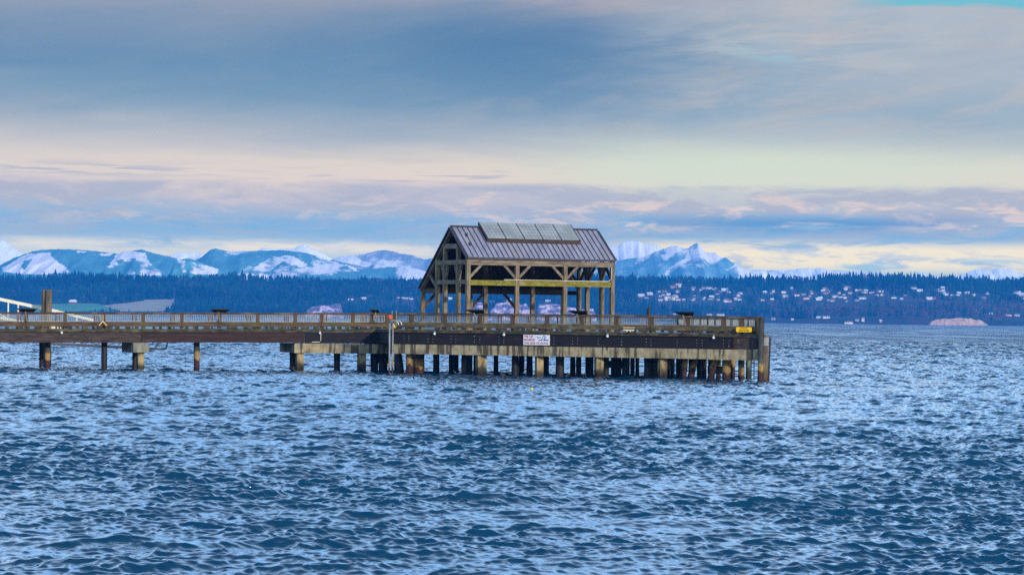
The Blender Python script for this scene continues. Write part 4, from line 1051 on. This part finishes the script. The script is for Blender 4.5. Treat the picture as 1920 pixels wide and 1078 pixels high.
M4 = [(604, 498), (624, 486), (640, 481), (663, 479), (683, 477), (704, 471), (720, 469), (736, 471), (752, 476), (771, 478), (787, 484), (796, 487), (807, 484), (816, 485), (835, 492), (850, 506)]
mountain('lilac frosted mountain left of the pavilion roof', M4, 12400, 900, pale_rock, lambda x, y, F_, n, r_: np.maximum(inpoly(x + n * 2, y + n, Zp([(880, 240), (960, 218), (1070, 215), (1100, 245), (1215, 290), (1150, 308), (1050, 282), (960, 268)], 4.364, 420)) * 1.0, .34 + .3 * n + .1 * r_), 7)
M5a = [(1030, 510), (1080, 482), (1110, 472), (1130, 465), (1143, 462), (1159, 462), (1168, 454), (1182, 452), (1198, 452), (1207, 457.5), (1221, 457.5), (1237, 462), (1242, 465), (1262, 474), (1290, 490), (1320, 512)]
mountain('frosted back ridge right of the pavilion roof', M5a, 12800, 900, pale_rock, lambda x, y, F_, n, r_: .46 + .35 * n + .15 * r_ + .25 * (1 - F_) ** 3, 8, 1.6)
M5 = [(1020, 512), (1080, 500), (1140, 492), (1180, 485), (1207, 481.6), (1225, 473.5), (1244, 466.7), (1256, 462), (1262, 462), (1269, 460), (1280, 465.5), (1290, 465.5), (1299, 460), (1306, 454.7), (1312.5, 462), (1324, 472.4), (1333, 474.7), (1340, 473.5), (1351, 481.6), (1360.6, 482.7), (1372, 490.7), (1390, 501), (1409, 511), (1424, 520)]
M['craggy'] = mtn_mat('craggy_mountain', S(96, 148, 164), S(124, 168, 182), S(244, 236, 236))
def rid_(r_): return np.clip(r_, 0, 1)
def crag(x, y, F_, n, r_):
    top = np.clip(1 - F_ * 3.2, 0, 1); rightside = sstep(x, 1325, 1350)
    return .08 + np.clip(1 - F_ * 4, 0, 1) * .22 + (.46 * np.clip(np.sin(x * .13 + y * .2 + 2.2 * n), 0, 1) + .16 * rid_(r_)) * (1 - F_ * .8) + rightside * .25 * (n + .4) + .4 * n
mountain('big craggy blue mountain with snowy peaks right of the pavilion', M5, 12000, 1100, M['craggy'], crag, 9, 1.2, 1.0)
M6 = [(a, 519 - (519 - b) * .52) for a, b in [(1360, 512), (1395, 498), (1420, 492), (1440, 497), (1460, 494), (1480, 495), (1500, 490), (1513, 488), (1526, 491), (1539, 487), (1550, 495.6), (1576, 497), (1590, 501), (1603, 499.5), (1622, 503), (1662, 507), (1686, 515), (1712, 521)]]
mountain('faint pale snow range far beyond the right wooded shore', M6, 14200, 700, far_snow, lambda x, y, F_, n, r_: .62 + .5 * n + .2 * r_, 10, 2.0)
mountain('small bright snow peak above the right tree line', [(1700, 526), (1716, 518), (1721, 508.5), (1736, 514), (1752, 518), (1766, 523), (1780, 528)], 13600, 500, far_snow, lambda x, y, F_, n, r_: .95 + 0 * x, 11)
mountain('pale snow range toward the right edge', [(1770, 528), (1795, 519), (1812, 512), (1828, 505.5), (1841, 505), (1859, 509), (1872, 502), (1882, 505), (1894, 504), (1907, 510), (1920, 516), (1945, 510), (1980, 500), (2040, 508), (2100, 526)], 14000, 700, far_snow, lambda x, y, F_, n, r_: .6 + .5 * n + .2 * r_, 12, 1.8)

# ------------------------------------------------------------------ haze
HZ_D = 8.3e-5; HZ_TOP = 262.0; HZ_FAR = 10600.0
mt = bpy.data.materials.new('sea_air'); mt.use_nodes = True; nt = NT(mt.node_tree)
mt.node_tree.nodes.remove(mt.node_tree.nodes['Principled BSDF'])
pv = nt.new('ShaderNodeVolumePrincipled'); pv.inputs['Density'].default_value = HZ_D; pv.inputs['Color'].default_value = (.01, .32, 1.0, 1); pv.inputs['Anisotropy'].default_value = 0.0
mt.node_tree.links.new(pv.outputs[0], mt.node_tree.nodes['Material Output'].inputs['Volume'])
hz = MB().prism([(-5000, -300), (5000, -300), (5000, HZ_FAR), (-5000, HZ_FAR)], -3.0, HZ_TOP).build('haze', mt)
tag(hz, 'thin blue sea haze', None, None, 'stuff')

# ------------------------------------------------------------------ light
sun_el, sun_az = math.radians(17), math.radians(148)     # azimuth from +Y clockwise: behind the viewer's right shoulder
sd_ = Vector((math.sin(sun_az) * math.cos(sun_el), math.cos(sun_az) * math.cos(sun_el), math.sin(sun_el)))
sl = bpy.data.lights.new('sun', 'SUN'); sl.energy = 2.1; sl.angle = math.radians(3); sl.color = (1.0, .9, .77)
so = bpy.data.objects.new('sun', sl); C.objects.link(so); so.rotation_euler = sd_.to_track_quat('Z', 'Y').to_euler(); so.location = (0, 0, 300)

# ------------------------------------------------------------------ sky
EXPO = .8; GAIN = 2 ** EXPO; AIR = (.0028, .113, .42)
w = bpy.data.worlds.new('World'); scene.world = w; w.use_nodes = True
nt = NT(w.node_tree); bg = w.node_tree.nodes['Background']
sky = nt.new('ShaderNodeTexSky', sky_type='NISHITA'); sky.sun_disc = False; sky.sun_elevation = sun_el; sky.sun_rotation = sun_az
sky.air_density = 1.2; sky.ozone_density = 2.0
dirv = nt.new('ShaderNodeTexCoord').outputs['Generated']
sx = nt.new('ShaderNodeSeparateXYZ'); nt.put(sx.inputs[0], dirv)
az = nt.math('MULTIPLY', nt.math('ARCTAN2', sx.outputs[0], sx.outputs[1]), F)          # in units of the photo's pixels
el = nt.math('MULTIPLY', nt.math('ARCSINE', sx.outputs[2]), F)
def vec(x, y, z=0.0):
    n = nt.new('ShaderNodeCombineXYZ'); nt.put(n.inputs[0], x); nt.put(n.inputs[1], y); nt.put(n.inputs[2], z); return n.outputs[0]
def nz(wx, wy, seed, detail=4, rough=.55, dist=0.0, lean=0.0):
    ee = nt.math('ADD', el, nt.math('MULTIPLY', az, lean)) if lean else el
    return nt.noise(vec(nt.math('DIVIDE', az, wx), nt.math('DIVIDE', ee, wy), seed), 1.0, detail, rough, dist)
def gauss(cx, ce, wx, we):
    a = nt.math('POWER', nt.math('DIVIDE', nt.math('SUBTRACT', az, cx), wx), 2.0); b = nt.math('POWER', nt.math('DIVIDE', nt.math('SUBTRACT', el, ce), we), 2.0)
    return nt.math('EXPONENT', nt.math('MULTIPLY', nt.math('ADD', a, b), -1.0))
mul = lambda *a: a[0] if len(a) == 1 else nt.math('MULTIPLY', a[0], mul(*a[1:]))
n_streak = nz(480, 62, 1.7, 7, .56)
e2 = nt.math('ADD', el, nt.math('MULTIPLY', nt.math('SUBTRACT', n_streak, .5), 100))
stops = [(0, (150, 188, 216)), (92, (160, 194, 218)), (118, (206, 212, 214)), (140, (146, 182, 214)), (165, (132, 176, 214)), (190, (150, 180, 211)), (208, (178, 185, 206)), (236, (192, 190, 204)), (252, (224, 211, 204)), (285, (222, 212, 202)), (325, (180, 188, 198)), (395, (132, 162, 188)), (470, (104, 142, 177)), (540, (124, 150, 180)), (600, (156, 163, 181))]
col = nt.ramp(nt.math('DIVIDE', e2, 600.0), [(min(p / 600, 1), S(*c)) for p, c in stops])
# greenish cream glow low on the right, paler left
col = nt.mix(mul(gauss(420, 285, 700, 62), nt.ss(az, -150, 300), .85), col, S(208, 222, 206))
col = nt.mix(mul(gauss(-900, 300, 520, 80), .6), col, S(214, 206, 204))
# dark slate belt in the upper middle and lighter veil on the right
col = nt.mix(mul(gauss(10, 500, 390, 95), .9), col, S(82, 126, 168))
col = nt.mix(mul(gauss(-420, 430, 620, 75), .6), col, S(112, 152, 184))
veil = nt.ss(nz(430, 90, 4.2, 5, .6, .5), .38, .66)
col = nt.mix(mul(nt.ss(az, 80, 620), nt.ss(el, 300, 380), veil, .9), col, S(190, 194, 200))
col = nt.mix(mul(nt.ss(az, 80, 620), nt.ss(el, 300, 380), .7), col, S(162, 184, 200))
col = nt.mix(mul(gauss(560, 515, 260, 60), nt.ss(nz(300, 40, 9.1, 5, .6, .6), .42, .62), .9), col, S(190, 194, 198))
col = nt.mix(mul(gauss(580, 497, 170, 16), nt.ss(nz(120, 25, 2.2), .5, .62), .8), col, S(150, 200, 214))
col = nt.mix(mul(nt.ss(el, 560, 615), nt.ss(n_streak, .35, .65), .5), col, S(178, 170, 180))
# mottling of the high deck
mt1 = nz(210, 42, 71.0, 8, .62, .5, -.09); mt2 = nz(330, 60, 77.0, 7, .6, .5, -.09)
hi = nt.ss(el, 290, 400)
col = nt.mix(mul(hi, nt.ss(mt1, .42, .70), nt.ss(az, -500, 600, .05, .5), nt.math('SUBTRACT', 1.0, gauss(10, 500, 330, 90))), col, S(202, 190, 184))
col = nt.mix(mul(hi, nt.ss(mt2, .44, .70), .26), col, S(108, 148, 180))
col = nt.mix(mul(nt.ss(el, 330, 470), nt.ss(az, 250, 800), .38), col, S(178, 184, 196))
# blue gap in the top right corner
gap = mul(nt.ss(nt.math('ADD', nt.math('MULTIPLY', nt.math('SUBTRACT', nz(200, 40, 7.7), .5), 60), nt.math('ADD', el, mul(az, .012))), 590, 604), nt.ss(az, 600, 740), nt.ss(el, 700, 640))
col = nt.mix(gap, col, S(116, 190, 208))
# stratocumulus band
band = mul(nt.ss(el, 128, 175), nt.ss(el, 262, 222))
b1 = nz(190, 40, 11.3, 8, .64, .5); b2 = nz(110, 28, 15.9, 8, .64, .5)
col = nt.mix(mul(band, nt.ss(b1, .44, .56), .85), col, S(172, 181, 201))
col = nt.mix(mul(band, nt.ss(b2, .5, .63), nt.ss(el, 150, 185), nt.ss(az, -700, 400, .3, .9), .9), col, S(232, 212, 204))
# soft lilac lid on the band, with a crisp upper edge
edge = nt.math('ADD', 246, nt.math('MULTIPLY', nt.math('SUBTRACT', nz(330, 900, 21.0, 4, .55), .5), 46))
top = mul(nt.ss(nt.math('SUBTRACT', el, edge), 5, -5), nt.ss(nt.math('SUBTRACT', el, edge), -46, -8))
col = nt.mix(mul(top, nt.ss(b1, .34, .58), .75), col, S(172, 180, 200))
# clear blue slots
col = nt.mix(mul(gauss(560, 180, 420, 17), nt.ss(nz(260, 26, 31.0, 4), .34, .56), .9), col, S(92, 152, 206))
col = nt.mix(mul(gauss(-420, 172, 480, 22), nt.ss(nz(260, 40, 33.0, 4), .3, .6), .7), col, S(120, 176, 220))
# cream breaks and small clouds just above the mountains
low = mul(nt.ss(el, 80, 110), nt.ss(el, 158, 132))
cb = nz(150, 26, 41.0, 8, .64, .5)
col = nt.mix(mul(low, nt.ss(az, 100, 320), nt.ss(cb, .36, .5)), col, S(240, 228, 204))
col = nt.mix(mul(gauss(-500, 128, 600, 13), nt.ss(cb, .4, .6), .8), col, S(232, 224, 214))
col = nt.mix(mul(nt.ss(az, 60, 360), gauss(560, 103, 900, 26), nt.ss(nz(120, 34, 51.0, 5, .6, .6), .5, .62), .85), col, S(164, 188, 216))
# thin dark wisps
wis = nz(150, 9, 61.0, 4, .5)
col = nt.mix(mul(gauss(-800, 267, 240, 12), nt.ss(wis, .46, .58), .8), col, S(166, 176, 200)); col = nt.mix(mul(gauss(-160, 262, 330, 16), nt.ss(wis, .55, .66), .7), col, S(172, 178, 198))
# above the picture: pale broken overcast with some of the blue sky in it
up_c = nt.mix(nt.ss(nt.noise(dirv, 3.0, 5, .6), .35, .65), S(104, 164, 224), S(180, 208, 238))
nis = nt.mix(1.0, sky.outputs[0], (.1, .1, .1, 1), 'MULTIPLY')
up_c = nt.mix(.22, up_c, nis)
lift = nt.ss(el, 900, 4600, 2.2, .42); up_c = nt.mix(1.0, up_c, vec(lift, lift, lift), 'MULTIPLY')
# the air in front of the low sky takes and adds light: the sky beyond it is that much brighter and warmer
path = nt.math('MINIMUM', HZ_FAR, nt.math('DIVIDE', HZ_TOP - H, nt.math('MAXIMUM', nt.math('DIVIDE', el, F), .001)))
T = nt.math('EXPONENT', nt.math('MULTIPLY', path, -HZ_D))
dimmed = nt.mix(1.0, col, (1 / GAIN, 1 / GAIN, 1 / GAIN, 1), 'MULTIPLY')
vm = nt.new('ShaderNodeVectorMath', operation='SCALE'); vm.inputs[0].default_value = AIR; nt.put(vm.inputs[3], nt.math('SUBTRACT', 1.0, T))
v2 = nt.new('ShaderNodeVectorMath', operation='SUBTRACT'); nt.put(v2.inputs[0], dimmed); nt.put(v2.inputs[1], vm.outputs[0])
v3 = nt.new('ShaderNodeVectorMath', operation='MAXIMUM'); nt.put(v3.inputs[0], v2.outputs[0]); v3.inputs[1].default_value = (.02, .02, .02)
v4 = nt.new('ShaderNodeVectorMath', operation='SCALE'); nt.put(v4.inputs[0], v3.outputs[0]); nt.put(v4.inputs[3], nt.math('DIVIDE', 1.0, T))
col = nt.mix(nt.ss(el, 610, 1200), v4.outputs[0], up_c)
nt.put(bg.inputs[0], col); bg.inputs[1].default_value = 1.0

vs_ = scene.view_settings; vs_.view_transform = 'Standard'; vs_.look = 'None'; vs_.exposure = EXPO; vs_.gamma = 1
scene.display_settings.display_device = 'sRGB'
cy = scene.cycles
try:
    cy.use_denoising = False; cy.denoiser = 'OPENIMAGEDENOISE'; cy.max_bounces = 6; cy.volume_bounces = 0; cy.diffuse_bounces = 3; cy.glossy_bounces = 3
except Exception as ex: print(ex)
